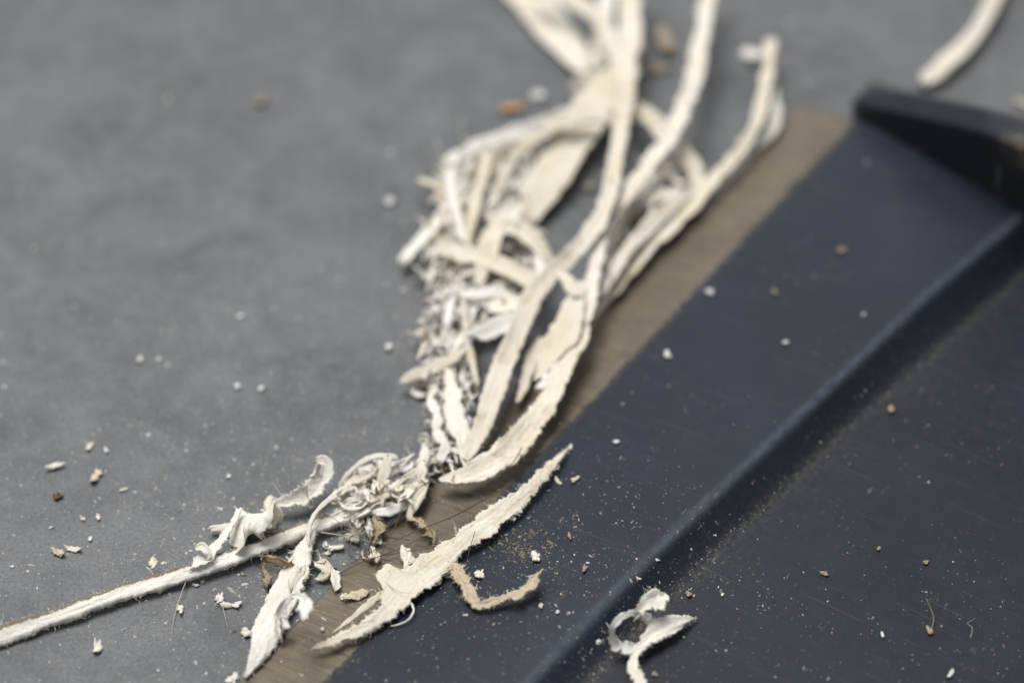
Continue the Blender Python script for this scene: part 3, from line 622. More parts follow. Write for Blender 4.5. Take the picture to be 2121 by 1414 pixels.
# ---- tan, hairy bits
S('tan_shaving', [(540, 1152, 1.0, 12), (566, 1156, 1.6, 18), (590, 1162, 1.6, 20), (612, 1172, 1.2, 14)], 'tan', 'fuzzy tan scrap under the long straight strip', 'shaving', thick=.3, seed=191, rag=3.2, lump=2.6, fuzz=25)
S('tan_shaving', [(545, 1160, .9, 12), (550, 1182, .9, 20), (555, 1200, .7, 22), (556, 1218, .4, 14)], 'tan', 'brown-tipped scrap hanging below the fuzzy tan scrap', 'shaving', thick=.3, seed=192, rag=3.2, lump=2.6, fuzz=15)
S('tan_shaving', [(848, 1072, .9, 10), (868, 1082, 1.1, 16), (884, 1096, 1.0, 20), (896, 1112, .9, 22), (898, 1132, .6, 16)], 'tan', 'curled tan shaving on the brown edge above the large paring', 'shaving', thick=.3, seed=193, rag=3.2, lump=2.6, fuzz=15)
S('tan_shaving', [(772, 1064, 1.6, 14), (782, 1085, 1.6, 26), (776, 1110, 1.2, 24), (766, 1130, .7, 12)], 'tan', 'tan fuzzy piece hanging at the front of the smaller heap', 'shaving', thick=.3, seed=194, rag=3.2, lump=2.6, fuzz=20)
S('tan_shaving', [(926, 1170, .8, 18), (942, 1182, 1.0, 28), (958, 1200, 1.0, 32), (970, 1220, .9, 26), (978, 1242, .8, 22), (992, 1252, .8, 24), (1020, 1246, .9, 22), (1050, 1238, 1.0, 22), (1080, 1228, 1.2, 22), (1100, 1214, 1.4, 20), (1108, 1198, 1.6, 18), (1116, 1186, 1.8, 10)], 'tan2', 'hooked tan shaving on the black face below the large paring', 'shaving', thick=.35, seed=195, rag=1.8, lump=1.6, fuzz=22, res=.12)
S('shaving', [(808, 1296, .3, 4), (826, 1292, .4, 5), (846, 1282, .5, 6), (856, 1266, .7, 7), (852, 1250, 1.0, 6), (842, 1246, 1.0, 4)], 'white', 'thread-thin white curl under the large paring on the black face', thick=.25, seed=197, rag=1.1, res=.14)
# ---- curly piece on the rear plate
S('shaving', [(1330, 1424, .6, 28), (1320, 1400, .8, 30), (1312, 1378, 1.0, 26), (1316, 1356, 1.2, 20), (1330, 1338, 1.2, 30), (1354, 1316, 1.2, 42), (1382, 1300, 1.2, 44), (1408, 1288, 1.0, 34), (1426, 1282, .8, 20), (1444, 1280, .5, 4)], 'white', 'white spiky shaving on the lower plate carrying a loop at the bottom', thick=.45, seed=201, cup=.12, fuzz=8, res=.10, rag=1.2, lump=1.1)
S('shaving', [(1326, 1344, 1.2, 24), (1306, 1346, 1.1, 26), (1288, 1340, 1.0, 30), (1272, 1334, 1.2, 24), (1268, 1316, 1.8, 18), (1272, 1296, 2.6, 15), (1286, 1279, 3.0, 14), (1304, 1270, 3.2, 14), (1322, 1272, 2.8, 16)], 'white', 'thin white loop curling up from the spiky shaving at the bottom', thick=.2, seed=202, fuzz=2, res=.10, rag=1.8, lump=1.4, cup=.2)
S('shaving', [(1318, 1276, 2.4, 14), (1328, 1262, 2.8, 22), (1342, 1248, 3.2, 30), (1360, 1240, 3.2, 36), (1374, 1230, 3.0, 26), (1378, 1224, 2.8, 8)], 'white', 'upturned torn white flag at the back of the loop', thick=.22, seed=213, fuzz=8, res=.10, rag=2.0, lump=1.6, cup=.2)
S('shaving', [(1322, 1272, 2.2, 14), (1338, 1282, 1.8, 22), (1352, 1292, 1.4, 24), (1366, 1298, 1.0, 12)], 'white', 'crumpled link between the loop and the spiky shaving', thick=.25, seed=204, fuzz=5, res=.10, rag=1.8, lump=1.6)

# ---- uncountable-looking filling of the heaps, still one shaving each
def inside(poly, x, y):
    c = False
    for (x1, y1), (x2, y2) in zip(poly, poly[1:] + poly[:1]):
        if (y1 > y) != (y2 > y) and x < (x2 - x1) * (y - y1) / (y2 - y1) + x1: c = not c
    return c
def filling(poly, count, hmax, lr, wr, label, group, mats, ang=None):
    xs = [p[0] for p in poly]; ys = [p[1] for p in poly]; made = 0
    while made < count:
        x, y = random.uniform(min(xs), max(xs)), random.uniform(min(ys), max(ys))
        if not inside(poly, x, y): continue
        a = random.uniform(0, math.pi) if ang is None or random.random() < .3 else random.gauss(ang, .45)
        ln = random.uniform(*lr); cv = random.gauss(0, .85); h = random.uniform(.6, hmax); dz = random.gauss(0, .7)
        w = random.uniform(*wr); pts = []
        for k in range(5):
            t = k / 4 - .5; aa = a + cv * t
            pts.append((x + math.cos(aa) * ln * t, y - math.sin(aa) * ln * t, max(.4, h + dz * t * 2 + random.gauss(0, .25)), w * (1 if 0 < k < 4 else .5)))
        if not all(inside(poly, p[0], p[1]) for p in pts[1:4]): continue
        mt = random.choice(mats); aa = math.degrees(a + cv * 0) % 180
        lean = 'lying level' if aa < 22 or aa > 158 else 'leaning right' if aa < 68 else 'standing upright' if aa < 112 else 'leaning left'
        fy = (y - min(ys)) / (max(ys) - min(ys)); fx = (x - min(xs)) / (max(xs) - min(xs))
        zone = ('far end', 'far half', 'middle', 'near half', 'near end')[min(4, int(fy * 5))]
        side = ('table side', 'centre', 'blade side')[min(2, int(fx * 3))]
        size = ('short ' if ln < lr[0] + .5 * (lr[1] - lr[0]) else 'long ') + ('narrow' if w < .5 * (wr[0] + wr[1]) else 'wide')
        lab = f"{size} {dict(white='white', cream='cream', ivory='yellowish')[mt]} shaving {lean}, {zone} of {label}, {side}"
        ribbon('shaving', pts, mt, lab, 'shaving', group, thick=random.uniform(.2, .4), fuzz=4, cup=random.uniform(.05, .35), rag=2.0, lump=1.7,
               twist=random.gauss(0, 40), seed=random.randrange(10 ** 6), res=.22)
        made += 1
filling([(905, 345), (1020, 295), (1120, 270), (1095, 380), (1060, 430), (1130, 520), (1145, 580), (1090, 620), (1060, 650), (985, 690), (920, 740), (870, 700), (890, 600), (870, 540), (900, 440)],
        58, 3.2, (70, 170), (9, 20), 'the tangled left flank', 'shavings filling the tangled pile', ['white', 'white', 'cream', 'ivory'], 1.25)
filling([(915, 350), (1020, 300), (1115, 275), (1090, 385), (1060, 430), (1120, 520), (1140, 580), (1085, 640), (1060, 690), (985, 700), (920, 730), (880, 690), (900, 600), (895, 520), (915, 440)],
        26, 3.6, (80, 170), (13, 24), 'the left flank on top', 'shavings draped over the tangled pile', ['white', 'white', 'cream'], 1.1)
filling([(905, 720), (975, 700), (990, 800), (975, 900), (965, 960), (915, 990), (880, 950), (885, 850), (870, 780)],
        30, 2.8, (40, 120), (5, 12), 'the lower left flank', 'shavings in the lower pile', ['white', 'white', 'cream'], 1.5)
filling([(690, 1030), (740, 975), (800, 955), (860, 960), (905, 935), (885, 1000), (850, 1040), (770, 1060), (700, 1070)],
        58, 2.6, (36, 100), (8, 18), 'the smaller front heap', 'shavings of the smaller heap', ['white', 'white', 'cream', 'ivory'], .6)
filling([(1180, 170), (1230, 120), (1290, 60), (1320, 100), (1310, 200), (1330, 260), (1300, 300), (1240, 240), (1190, 240)],
        12, 4.0, (60, 150), (8, 18), 'the blurred far bundle', 'shavings at the far end', ['white', 'cream', 'ivory'])
filling([(1290, 440), (1330, 330), (1400, 300), (1445, 390), (1400, 430), (1330, 480), (1270, 580), (1240, 600), (1250, 510)],
        16, 3.4, (60, 150), (7, 16), 'the clump under crossing strips', 'shavings between the crossing strips', ['white', 'cream', 'ivory'], .9)

def shreds(name, label, polys, size):
    pts = []
    for poly, cnt, hmax in polys:
        xs = [p[0] for p in poly]; ys = [p[1] for p in poly]; k = 0
        while k < cnt:
            x, y = random.uniform(min(xs), max(xs)), random.uniform(min(ys), max(ys))
            if inside(poly, x, y): pts.append(list(P(x, y, random.uniform(.1, hmax)))); k += 1
    W = np.array(pts); k = len(W); n = 6
    ln = RNG.gamma(2.5, size, k) * MM; wd = RNG.uniform(.25, .9, k) * MM
    az = RNG.random(k) * 6.283; el = RNG.normal(0, .35, k)
    d = np.stack([np.cos(az) * np.cos(el), np.sin(az) * np.cos(el), np.sin(el)], -1)
    nrm = RNG.normal(0, .5, (k, 3)); nrm[:, 2] += 1
    b = np.cross(d, nrm); b /= np.linalg.norm(b, axis=1)[:, None]; nn = np.cross(b, d)
    t = np.linspace(-.5, .5, n)[None, :, None]; cv = RNG.normal(0, 1.9, k)[:, None, None]; cs = RNG.normal(0, .9, k)[:, None, None]
    c = W[:, None] + (d[:, None] * t + nn[:, None] * cv * t * t + b[:, None] * cs * t * t) * ln[:, None, None]
    c = c + RNG.normal(0, .03, c.shape) * MM
    half = wd[:, None, None] * .5 * (1 - 1.2 * np.abs(t) ** 2) * RNG.uniform(.6, 1.3, (k, n, 1))
    bb = b[:, None] * half; th = nn[:, None] * .07 * MM
    V = np.stack([c - bb, c + th, c + bb, c - th], 2)                    # k n 4 3
    V[..., 2] = np.maximum(V[..., 2], ground(V[..., 0], V[..., 1]) + .01 * MM)
    idx = np.arange(k * n * 4).reshape(k, n, 4); a = idx[:, :-1]; e = idx[:, 1:]
    F = np.stack([a, np.roll(a, -1, 2), np.roll(e, -1, 2), e], -1).reshape(-1, 4).tolist()
    uv = np.repeat(RNG.random((k, 1, 2)) * 60, n * 4, 1).reshape(-1, 2) + np.tile(np.stack([np.repeat(np.arange(n), 4) * .3, np.tile(np.arange(4), n) * .1], -1), (k, 1))
    o = mesh_obj(name, V.reshape(-1, 3), F, M['white'], uv=uv)
    o.data.materials.append(M['cream']); o.data.materials.append(M['tan2'])
    o.data.polygons.foreach_set('material_index', np.repeat(RNG.choice([0, 0, 0, 1, 1, 2], k), (n - 1) * 4).astype(np.int32))
    return tag(o, label, 'shreds', kind='stuff')
shreds('fine_shreds', 'fine torn shreds matted through the tangled pile and the heap in front', [
    ([(905, 345), (1020, 295), (1120, 270), (1085, 390), (1055, 440), (1130, 530), (1130, 590), (1080, 640), (985, 690), (920, 740), (875, 700), (895, 600), (880, 530), (910, 440)], 900, 3.6),
    ([(895, 720), (975, 700), (985, 800), (970, 900), (955, 970), (900, 990), (875, 940), (885, 850), (870, 780)], 200, 2.0),
    ([(690, 1040), (740, 985), (800, 965), (860, 965), (905, 935), (890, 1000), (850, 1040), (770, 1060), (700, 1072)], 150, 1.6),
    ([(1290, 440), (1330, 350), (1400, 310), (1440, 390), (1400, 430), (1330, 480), (1270, 570), (1245, 590), (1255, 510)], 180, 2.6),
    ([(1180, 180), (1240, 120), (1300, 60), (1320, 110), (1310, 200), (1290, 260), (1200, 250)], 160, 3.6),
    ([(560, 1130), (700, 1090), (800, 1090), (770, 1160), (660, 1200), (580, 1170)], 18, .4)], .55)

# ------------------------------------------------------------------ flakes, crumbs and other bits
def flake(name, px, py, size, mat, label, cat, flat=0.28, aspect=1.5, lift=0.0, group=None, seed=None, curl=0.3):
    seed = seed if seed is not None else random.randrange(10 ** 6)
    q = P(px, py, lift); s = size / pxmm(q) * 0.36               # mm radius
    th = np.linspace(0, 2 * math.pi, 26, endpoint=False); nl = 9
    ph = np.linspace(-math.pi / 2, math.pi / 2, nl)
    A, B = np.meshgrid(th, ph); 
    x = np.cos(B) * np.cos(A); y = np.cos(B) * np.sin(A); z = np.sin(B)
    rad = 1 + 0.55 * vnoise2(x * 1.4 + 7, y * 1.4 + z * .6, seed) + 0.48 * vnoise2(x * 3.2 + 3, y * 3.2 + z * 1.5, seed + 1) + 0.20 * vnoise2(x * 7, y * 7 + z * 3, seed + 2)
    x, y, z = x * rad * aspect ** .5, y * rad / aspect ** .5, np.sign(z) * np.abs(z) ** .8 * rad * flat
    z = z + curl * (x * x - 0.4) * 0.5 + 0.22 * vnoise2(x * 2.5, y * 2.5, seed + 5)
    a = random.uniform(0, math.pi); c, d = math.cos(a), math.sin(a)
    V = np.stack([(x * c - y * d), (x * d + y * c), z], -1).reshape(-1, 3) * s * MM
    V[:, 2] -= V[:, 2].min(); V += np.array(q)
    g = ground(V[:, 0], V[:, 1]); V[:, 2] = np.maximum(V[:, 2], g + 0.005 * MM)
    n = 26
    F = [(j * n + i, j * n + (i + 1) % n, (j + 1) * n + (i + 1) % n, (j + 1) * n + i) for j in range(nl - 1) for i in range(n)]
    o = mesh_obj(name, V, F, M[mat], uv=np.stack([V[:, 0], V[:, 1]], -1) / MM)
    return tag(o, label, cat, group)
FL = flake
FL('flake', 741, 1236, 46, 'tan2', 'flat tan flake on the brown edge beside the paring tip', 'flake', flat=.12, aspect=1.9, seed=21, curl=.2)
FL('crumb', 808, 422, 26, 'bead', 'pale crumb alone on grey table left of the far pile', 'crumb', flat=.38, aspect=1.1)
FL('crumb', 1140, 418, 34, 'bead', 'round white crumb in the open patch inside the pile', 'crumb', flat=.38, aspect=1.1)
FL('crumb', 1115, 204, 32, 'bead', 'white crumb next to the orange bit', 'crumb', flat=.38, aspect=1.1)
FL('crumb', 1222, 394, 30, 'tan_bit', 'cream crumb at the strip side of the open patch', 'crumb', flat=.38, aspect=1.1)
FL('crumb', 1366, 408, 40, 'bead', 'bright white crumb under the arched strip', 'crumb', flat=.38, aspect=1.1, lift=2.5)
FL('orange_bit', 1060, 228, 40, 'orange', 'small orange bit at the far left rim of the pile', 'bit', flat=.3, aspect=1.7, seed=5)
FL('brown_bit', 540, 216, 30, 'tan_bit', 'blurred brownish bit alone on the far grey table', 'bit', flat=.5, aspect=1.1)
FL('tan_bit', 1375, 100, 60, 'tan_bit', 'tan scrap on the table behind the smooth rising strip', 'bit', flat=.3, aspect=1.8)
FL('tan_bit', 1362, 148, 44, 'tan_bit', 'duller tan scrap just before the other tan scrap', 'bit', flat=.3, aspect=1.3)
FL('brown_spot', 121, 1030, 24, 'brown', 'round dark brown drop near the left border', 'drop', flat=.35, aspect=1.1, curl=0)
FL('crumb', 497, 657, 16, 'bead', 'small white crumb midway on the open grey table', 'crumb', flat=.38, aspect=1.1)
FL('crumb', 292, 747, 18, 'bead', 'larger of two white crumbs side by side on the left table', 'crumb', flat=.38)
FL('crumb', 328, 745, 11, 'bead', 'smaller of two white crumbs side by side on the left table', 'crumb', flat=.38)
FL('crumb', 492, 803, 18, 'bead', 'left crumb of the pair below the midway crumb', 'crumb', flat=.38)
FL('crumb', 541, 806, 18, 'bead', 'right crumb of the pair below the midway crumb', 'crumb', flat=.38)
FL('crumb', 805, 722, 20, 'bead', 'pale crumb standing off the left flank of the pile', 'crumb', flat=.38)
FL('flake', 866, 822, 34, 'white', 'white flake below the blunt cream stick', 'flake', aspect=2)
FL('flake', 197, 988, 36, 'cream', 'cream torn flake above the brown drop', 'flake', flat=.25, aspect=1.5)
FL('flake', 113, 969, 30, 'white', 'slim white flake up left of the brown drop', 'flake', aspect=3)
FL('flake', 186, 928, 20, 'cream', 'faint cream flake beyond the cream torn flake', 'flake')
FL('crumb', 220, 934, 13, 'bead', 'white crumb beside the faint cream flake', 'crumb', flat=.38)
FL('flake', 121, 1148, 34, 'tan2', 'papery tan flake on the left table above the long strip', 'flake', flat=.12, aspect=1.6, curl=.6)
FL('flake', 152, 1140, 28, 'ivory', 'papery pale flake touching the papery tan flake', 'flake', flat=.12, aspect=2, curl=.6)
FL('flake', 201, 1346, 34, 'white', 'white winged flake below the long strip at lower left', 'flake', flat=.2, aspect=1.9, curl=.8)
FL('flake', 374, 1264, 24, 'white', 'white flake right beneath the long strip', 'flake', aspect=1.5)
FL('flake', 455, 1242, 26, 'white', 'upright one of two joined white flakes on the lower table', 'flake', aspect=1.7)
FL('flake', 481, 1256, 30, 'white', 'flat one of two joined white flakes on the lower table', 'flake', aspect=2.4)
FL('flake', 508, 1310, 32, 'cream', 'cream flake left of the broad strip near the bottom', 'flake', aspect=1.5)
FL('flake', 482, 1408, 32, 'white', 'white flake cut by the bottom border', 'flake', aspect=1.5)
FL('flake', 318, 1172, 26, 'ivory', 'dull lump on the hairy border of the long strip', 'flake', flat=.38, lift=1.2)
FL('flake', 340, 1168, 16, 'cream', 'small pale lump beside the dull lump on the long strip', 'flake', flat=.38, lift=1.2)
FL('crumb', 105, 1094, 10, 'bead', 'bright crumb below the brown drop', 'crumb', flat=.38)
FL('crumb', 187, 1118, 13, 'bead', 'bright crumb right of the papery flakes', 'crumb', flat=.38)
FL('crumb', 25, 1174, 10, 'bead', 'tiny white crumb at the left border', 'crumb', flat=.38)
FL('flake', 172, 1076, 14, 'cream', 'sliver-like cream bit right below the brown drop', 'flake', aspect=2.4)
FL('flake', 204, 1072, 15, 'white', 'white speck-like flake between brown drop and long strip', 'flake', aspect=2)
FL('flake', 255, 1015, 16, 'cream', 'pale grain right of the cream torn flake', 'flake', aspect=2)
FL('crumb', 473, 988, 12, 'bead', 'white crumb left of the curl with upturned tip', 'crumb', flat=.38)
FL('flake', 405, 1213, 14, 'white', 'tiny white bit in the shadow of the long strip', 'flake')
FL('flake', 420, 1206, 14, 'cream', 'tiny cream bit in the shadow of the long strip', 'flake')
FL('flake', 505, 1190, 12, 'tan_bit', 'little tan grain below the long straight strip', 'flake', aspect=2)
FL('flake', 712, 1239, 20, 'white', 'white knobbly crumb on the brown edge near the wedge', 'crumb', flat=.38)
FL('flake', 668, 1305, 14, 'cream', 'cream crumb on the brown edge above the paring tip', 'crumb', flat=.38)
FL('flake', 775, 1118, 44, 'white', 'slim white flake on the brown edge among the hairs', 'flake', aspect=2.4, lift=.3)
FL('flake', 735, 1120, 34, 'cream', 'cream lump among the hairs before the smaller heap', 'flake', flat=.4)
FL('flake', 778, 1160, 40, 'ivory', 'dusty pale clump against the tooth of the large paring', 'flake', flat=.4, aspect=2)
FL('flake', 845, 1165, 50, 'ivory', 'pale crumbly clump behind the large paring', 'flake', flat=.35, aspect=2.2)
FL('flake', 742, 1088, 26, 'white', 'white lump hanging in the grey hair tuft', 'flake', flat=.38, lift=1.0)
FL('crumb', 1382, 738, 20, 'bead', 'bright white crumb on the middle of the black face', 'crumb', flat=.38, aspect=1.1)
FL('crumb', 1741, 521, 18, 'tan_bit', 'blurred tan crumb on the far black face', 'crumb', flat=.38, aspect=1.2)
FL('crumb', 1471, 607, 18, 'bead', 'pale crumb left of its twin on the far black face', 'crumb', flat=.38, aspect=1.1)
FL('crumb', 1605, 608, 16, 'tan_bit', 'duller crumb right of its twin on the far black face', 'crumb', flat=.38, aspect=1.1)
FL('crumb', 1628, 711, 14, 'bead', 'small crumb near the shiny step line', 'crumb', flat=.38)
FL('crumb', 1846, 852, 20, 'tan_bit', 'tan crumb alone on the lower plate by the step', 'crumb', flat=.38, aspect=1.2)
FL('flake', 1111, 1158, 24, 'white', 'white knobbly flake on the black face right of the hooked tan shaving', 'flake', flat=.45)
FL('flake', 1211, 1181, 20, 'tan_bit', 'tan knobbly flake right of the white knobbly flake', 'flake', flat=.45, aspect=1.8)
FL('flake', 993, 1191, 30, 'white', 'angular greyish-white flake beside the hooked tan shaving', 'flake', flat=.15, curl=.6)
FL('flake', 907, 1206, 22, 'white', 'white crumb pressed against the lower side of the large paring', 'crumb', flat=.38)
FL('flake', 930, 1195, 18, 'cream', 'cream crumb between large paring and tan shaving', 'crumb', flat=.38)
FL('flake', 1062, 1076, 22, 'cream', 'short nub sticking out from the upper side of the paring on the black face', 'crumb', flat=.38, aspect=1.8, lift=.4)
FL('flake', 1120, 1256, 15, 'ivory', 'pale crumb below the tip of the hooked tan shaving', 'crumb', flat=.38)
FL('flake', 1155, 1268, 11, 'bead', 'white grain near the shiny step line at the bottom', 'crumb', flat=.38)
FL('flake', 1190, 995, 20, 'ivory', 'pale scrap right of the paring point on the black face', 'flake', aspect=1.8)
FL('flake', 1156, 1000, 16, 'cream', 'smaller pale scrap below the paring point', 'flake', aspect=1.8)
FL('flake', 1180, 930, 16, 'white', 'white bead at the very point of the large paring', 'crumb', flat=.38)
FL('flake', 1275, 917, 12, 'bead', 'small white crumb up the black face from the paring point', 'crumb', flat=.38)
FL('flake', 1180, 1112, 14, 'tan_bit', 'thin tan smear-like flake on the black face', 'flake', aspect=2.4)
FL('flake', 1918, 1166, 16, 'tan_bit', 'tan grain on the lower plate at the right', 'crumb', flat=.38)
FL('flake', 1708, 1190, 14, 'tan_bit', 'upright tan grain mid lower plate', 'crumb', flat=.38, aspect=2)
FL('flake', 1926, 1310, 22, 'tan', 'tan clump with a hair on the lower plate', 'crumb', flat=.38)
FL('flake', 1968, 1398, 22, 'white', 'white flake at the bottom right of the lower plate', 'flake', aspect=2.4)
FL('flake', 1828, 1316, 12, 'bead', 'white grain on the lower plate left of the tan clump', 'crumb', aspect=2)
FL('flake', 1820, 1137, 13, 'tan_bit', 'pale tan grain on the lower plate beneath the step', 'crumb')
FL('flake', 1356, 1398, 20, 'tan_bit', 'tan crumb beside the tail of the spiky shaving', 'crumb', flat=.38, aspect=1.5)
FL('flake', 1378, 1300, 10, 'tan_bit', 'dusty speck behind the loop', 'crumb', flat=.38)
FL('flake', 1425, 1232, 16, 'tan_bit', 'dull tan crumb on the lower plate above the torn flag', 'crumb', flat=.38)
FL('flake', 1496, 1232, 10, 'bead', 'white grain right of the torn flag', 'crumb', flat=.38)
FL('flake', 1322, 1198, 12, 'cream', 'pale grain on the dark step face', 'crumb', aspect=2)
FL('flake', 1362, 1160, 10, 'cream', 'second pale grain higher on the dark step face', 'crumb', aspect=2)

# ------------------------------------------------------------------ hairs
def hair(pts, label, mat='hair', d=0.055, name='hair'):
    W = np.array([list(P(*p)) for p in pts]); n = 40
    seg = len(W) - 1; t = np.linspace(0, seg, n); i = np.clip(t.astype(int), 0, seg - 1); f = (t - i)[:, None]
    path = cr(W, i, f); path[:, 2] = np.maximum(path[:, 2], ground(path[:, 0], path[:, 1]) + d * MM)
    T = np.gradient(path, axis=0); T /= np.linalg.norm(T, axis=1)[:, None] + 1e-12
    A = np.cross(T, np.array([0.1, 0.2, 1.0])); A /= np.linalg.norm(A, axis=1)[:, None] + 1e-12; B = np.cross(T, A)
    rr = d * 1.0 * MM * np.clip(1.1 - np.linspace(0, 1, n) * 0.7, .3, 1)[:, None]
    V = np.stack([path + (A * math.cos(k * 1.2566) + B * math.sin(k * 1.2566)) * rr for k in range(5)], 1).reshape(-1, 3)
    F = [(j * 5 + k, j * 5 + (k + 1) % 5, (j + 1) * 5 + (k + 1) % 5, (j + 1) * 5 + k) for j in range(n - 1) for k in range(5)]
    return tag(mesh_obj(name, V, F, M[mat]), label, 'hair')
hair([(636, 1005, 3.5), (638, 1030, 3.2), (660, 1056, 3.0), (695, 1076, 2.6), (718, 1094, 2.0)], 'brown hair from the upturned curl over the slender bent strip')
hair([(908, 992, 2.4), (880, 1002, 2.6), (860, 1022, 2.8), (855, 1048, 2.4), (864, 1072, 1.6)], 'dark hair bowing from the frayed grey tip', d=.06)
hair([(1082, 925, 3.2), (1064, 955, 3.0), (1040, 980, 2.4), (1008, 1005, 1.0)], 'dark hair crossing the curved strip with frayed tip', d=.06)
hair([(832, 1055, 2.2), (818, 1092, 1.6), (800, 1126, 1.2), (786, 1160, 1.0), (779, 1180, .6)], 'brown hair slanting down to the tooth of the large paring', d=.06)
hair([(1010, 1030, 1.6), (940, 1068, 1.6), (880, 1092, 1.6), (820, 1118, 1.4), (768, 1142, 1.2), (700, 1180, .6)], 'longest dark hair crossing the brown edge', d=.07)
hair([(766, 1096, 1.8), (766, 1125, 1.4), (772, 1150, 1.0), (782, 1178, .5)], 'short upright brown hair among the hair tangle', d=.06)
hair([(782, 1112, .8), (820, 1114, 1.0), (868, 1119, .8), (905, 1112, .5)], 'brown hair lying level behind the large paring')
hair([(690, 1194, .4), (740, 1168, .8), (800, 1146, 1.0), (860, 1120, .9), (905, 1086, .6)], 'brown hair running from white wedge towards the curled tan shaving')
hair([(790, 1150, .6), (840, 1142, .8), (890, 1134, .6), (918, 1134, .4)], 'faint brown hair just behind the large paring')
hair([(722, 1128, 1.2), (726, 1112, 1.6), (744, 1108, 1.6), (750, 1132, 1.4), (766, 1158, 1.0), (800, 1178, .8)], 'looping dark hair in front of the smaller heap')
hair([(726, 1126, 1.0), (722, 1146, .8), (738, 1158, .6), (766, 1154, .6)], 'small hair loop by the cream lump')
hair([(665, 1102, 2.0), (700, 1107, 1.8), (730, 1110, 1.4), (770, 1122, 1.0), (812, 1124, .8)], 'white hair crossing the hair tangle', 'white_hair', .07)
hair([(782, 1182, 1.9), (800, 1206, 1.9), (826, 1224, 1.9), (858, 1228, 1.9)], 'pale hair curved on the large paring', 'white_hair', .05)
hair([(776, 1220, 1.6), (786, 1240, 1.7), (800, 1262, 1.6)], 'short pale hair on the wide part of the paring', 'white_hair', .04)
hair([(984, 1100, 2.2), (972, 1140, 1.6), (964, 1178, .6)], 'fine brown hair upright against the large paring', d=.045)
hair([(936, 1075, 2.4), (944, 1090, 1.8), (948, 1106, 1.4)], 'pale hair spike on the upper side of the large paring', 'white_hair', .04)
hair([(384, 1206, .8), (368, 1250, .5), (358, 1290, .3), (356, 1326, .1)], 'long white hair below the long straight strip', 'white_hair', .045)
hair([(462, 1258, .4), (466, 1275, .3), (472, 1298, .1)], 'short white hair under the joined flakes', 'white_hair', .045)
hair([(660, 1140, 1.2), (615, 1175, 1.4), (612, 1210, 1.4)], 'tan hair across the broad white strip', 'hair', .04)
hair([(640, 1208, .2), (670, 1212, .3), (708, 1206, .2)], 'brown hair on table beside the white wedge', 'hair', .04)
hair([(1928, 1306, .2), (1934, 1280, .5), (1926, 1256, .6), (1918, 1238, .4)], 'bent tan hair on the lower plate', 'tan_dust', .06)
hair([(2010, 1320, .1), (2014, 1300, .2), (2004, 1290, .1), (2020, 1280, .2)], 'kinked white hair at lower right of the plate', 'white_hair', .03)
# a grey tuft of hair
tb = np.array([list(P(738 + random.gauss(0, 12), 1098 + random.gauss(0, 8), 1.0 + random.random())) for _ in range(90)])
td = RNG.normal(0, 1, (90, 3)); td[:, 2] = np.abs(td[:, 2]) * .4
tuft = fibres(tb, td, RNG.gamma(3, 0.5, 90), .022, 'white_hair', None)
tuft.name = 'hair_tuft'; tag(tuft, 'small grey tuft of fine hair before the smaller heap', 'hair', kind='stuff')

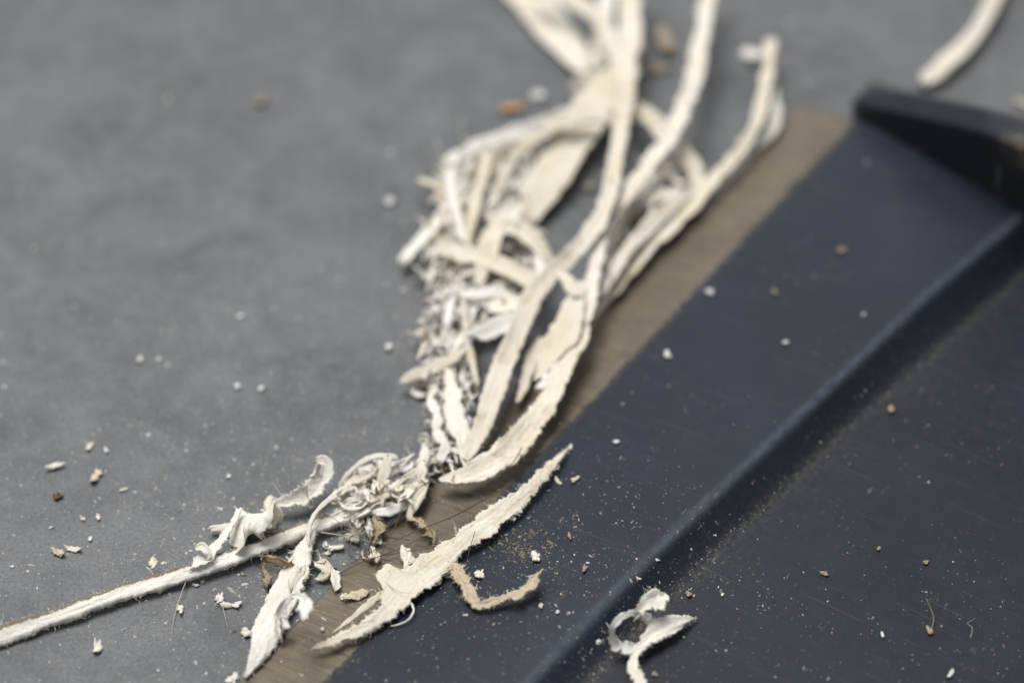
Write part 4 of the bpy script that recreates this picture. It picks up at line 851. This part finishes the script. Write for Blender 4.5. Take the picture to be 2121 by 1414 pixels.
# ------------------------------------------------------------------ dust
def dust(name, label, region, count, size, mats, density, elong=1.0):
    pts = []
    while len(pts) < count:
        x = random.uniform(region[0], region[2]); y = random.uniform(region[1], region[3])
        if random.random() > density(x, y): continue
        pts.append(P(x, y))
    W = np.array([list(p) for p in pts]); k = len(W)
    s = np.minimum(RNG.lognormal(math.log(size), .62, k), size * 6) * MM
    a = RNG.random(k) * 6.283; el = 1 + RNG.gamma(1.2, elong, k)
    base = np.array([(1, 0, 0), (.3, .95, 0), (-.8, .6, 0), (-.9, -.5, 0), (.2, -1, 0), (.15, .1, .8)])
    base = base[None] * (1 + RNG.normal(0, .22, (k, 6, 3)))
    base[..., 0] *= el[:, None] ** .6; base[..., 1] /= el[:, None] ** .5; base[..., 2] = np.abs(base[..., 2])
    ca, sa = np.cos(a)[:, None], np.sin(a)[:, None]
    V = np.stack([base[..., 0] * ca - base[..., 1] * sa, base[..., 0] * sa + base[..., 1] * ca, base[..., 2]], -1) * s[:, None, None] * .5 + W[:, None]
    V[:, :5, 2] = np.maximum(ground(V[:, :5, 0], V[:, :5, 1]) + .004 * MM, V[:, :5, 2] * 0 + ground(V[:, :5, 0], V[:, :5, 1]) + .004 * MM)
    F = []
    for i in range(k):
        o = i * 6
        for t in range(5): F.append((o + t, o + (t + 1) % 5, o + 5))
    ob = mesh_obj(name, V.reshape(-1, 3), F, M[mats[0]], smooth=False)
    for m_ in mats[1:]: ob.data.materials.append(M[m_])
    if len(mats) > 1:
        mi = np.repeat(RNG.integers(0, len(mats), k), 5).astype(np.int32); ob.data.polygons.foreach_set('material_index', mi)
    return tag(ob, label, 'dust', kind='stuff')
ex = lambda x, y: (y - 2) * 0
on_blade = lambda x, y: (x - 836) / .968 + (y - 1064) > 0 
def d_table(x, y):
    if on_blade(x, y): return 0
    pile = math.exp(-(((x - 650) / 330) ** 2 + ((y - 1120) / 210) ** 2)) + .6 * math.exp(-(((x - 900) / 130) ** 2 + ((y - 650) / 400) ** 2))
    return .10 + .9 * min(1, pile) + (.16 if y > 880 else 0)
def d_blade(x, y):
    if not on_blade(x, y): return 0
    return .06 + .9 * math.exp(-(((x - 1150) / 240) ** 2 + ((y - 1130) / 220) ** 2)) + (.14 if y > 1150 else 0)
dust('table_dust', 'pale dust and tiny crumbs sprinkled over the grey table', (-60, -60, 1700, 1480), 1300, .13, ['dust', 'bead', 'dust', 'tan_dust'], d_table, 1.0)
dust('fine_table_dust', 'finest pale powder on the grey table', (-60, 500, 900, 1480), 3200, .075, ['dust'], d_table, .6)
dust('blade_dust', 'pale specks sprinkled over the black blade', (480, 300, 2180, 1480), 620, .10, ['dust', 'bead', 'dust', 'tan_dust'], d_blade, 1.2)
dust('fine_blade_dust', 'finest pale powder on the black blade', (480, 800, 2180, 1480), 3600, .048, ['dust', 'dust', 'tan_dust'], d_blade, .8)
dust('tan_smears', 'tan worn smears on the black face below the large paring', (960, 1040, 1220, 1210), 420, .10, ['tan_dust'], lambda x, y: math.exp(-(((x - 1075) / 55) ** 2 + ((y - 1128) / 30) ** 2)) + .35 * math.exp(-(((x - 1165) / 40) ** 2 + ((y - 995) / 30) ** 2)), 2.5)
def d_step(x, y):
    xs = np.interp(y, [527, 623, 901, 1057, 1120, 1218, 1366, 1412], [2160, 2047, 1730, 1571, 1500, 1396, 1250, 1205])
    return math.exp(-((x - xs) / 16) ** 2) * (.15 + .85 * min(1, max(0, (y - 850) / 300)))
dust('crease_dust', 'tan dust gathered along the foot of the step', (1180, 500, 2180, 1440), 800, .045, ['tan_dust', 'tan_dust', 'dust'], d_step, .8)
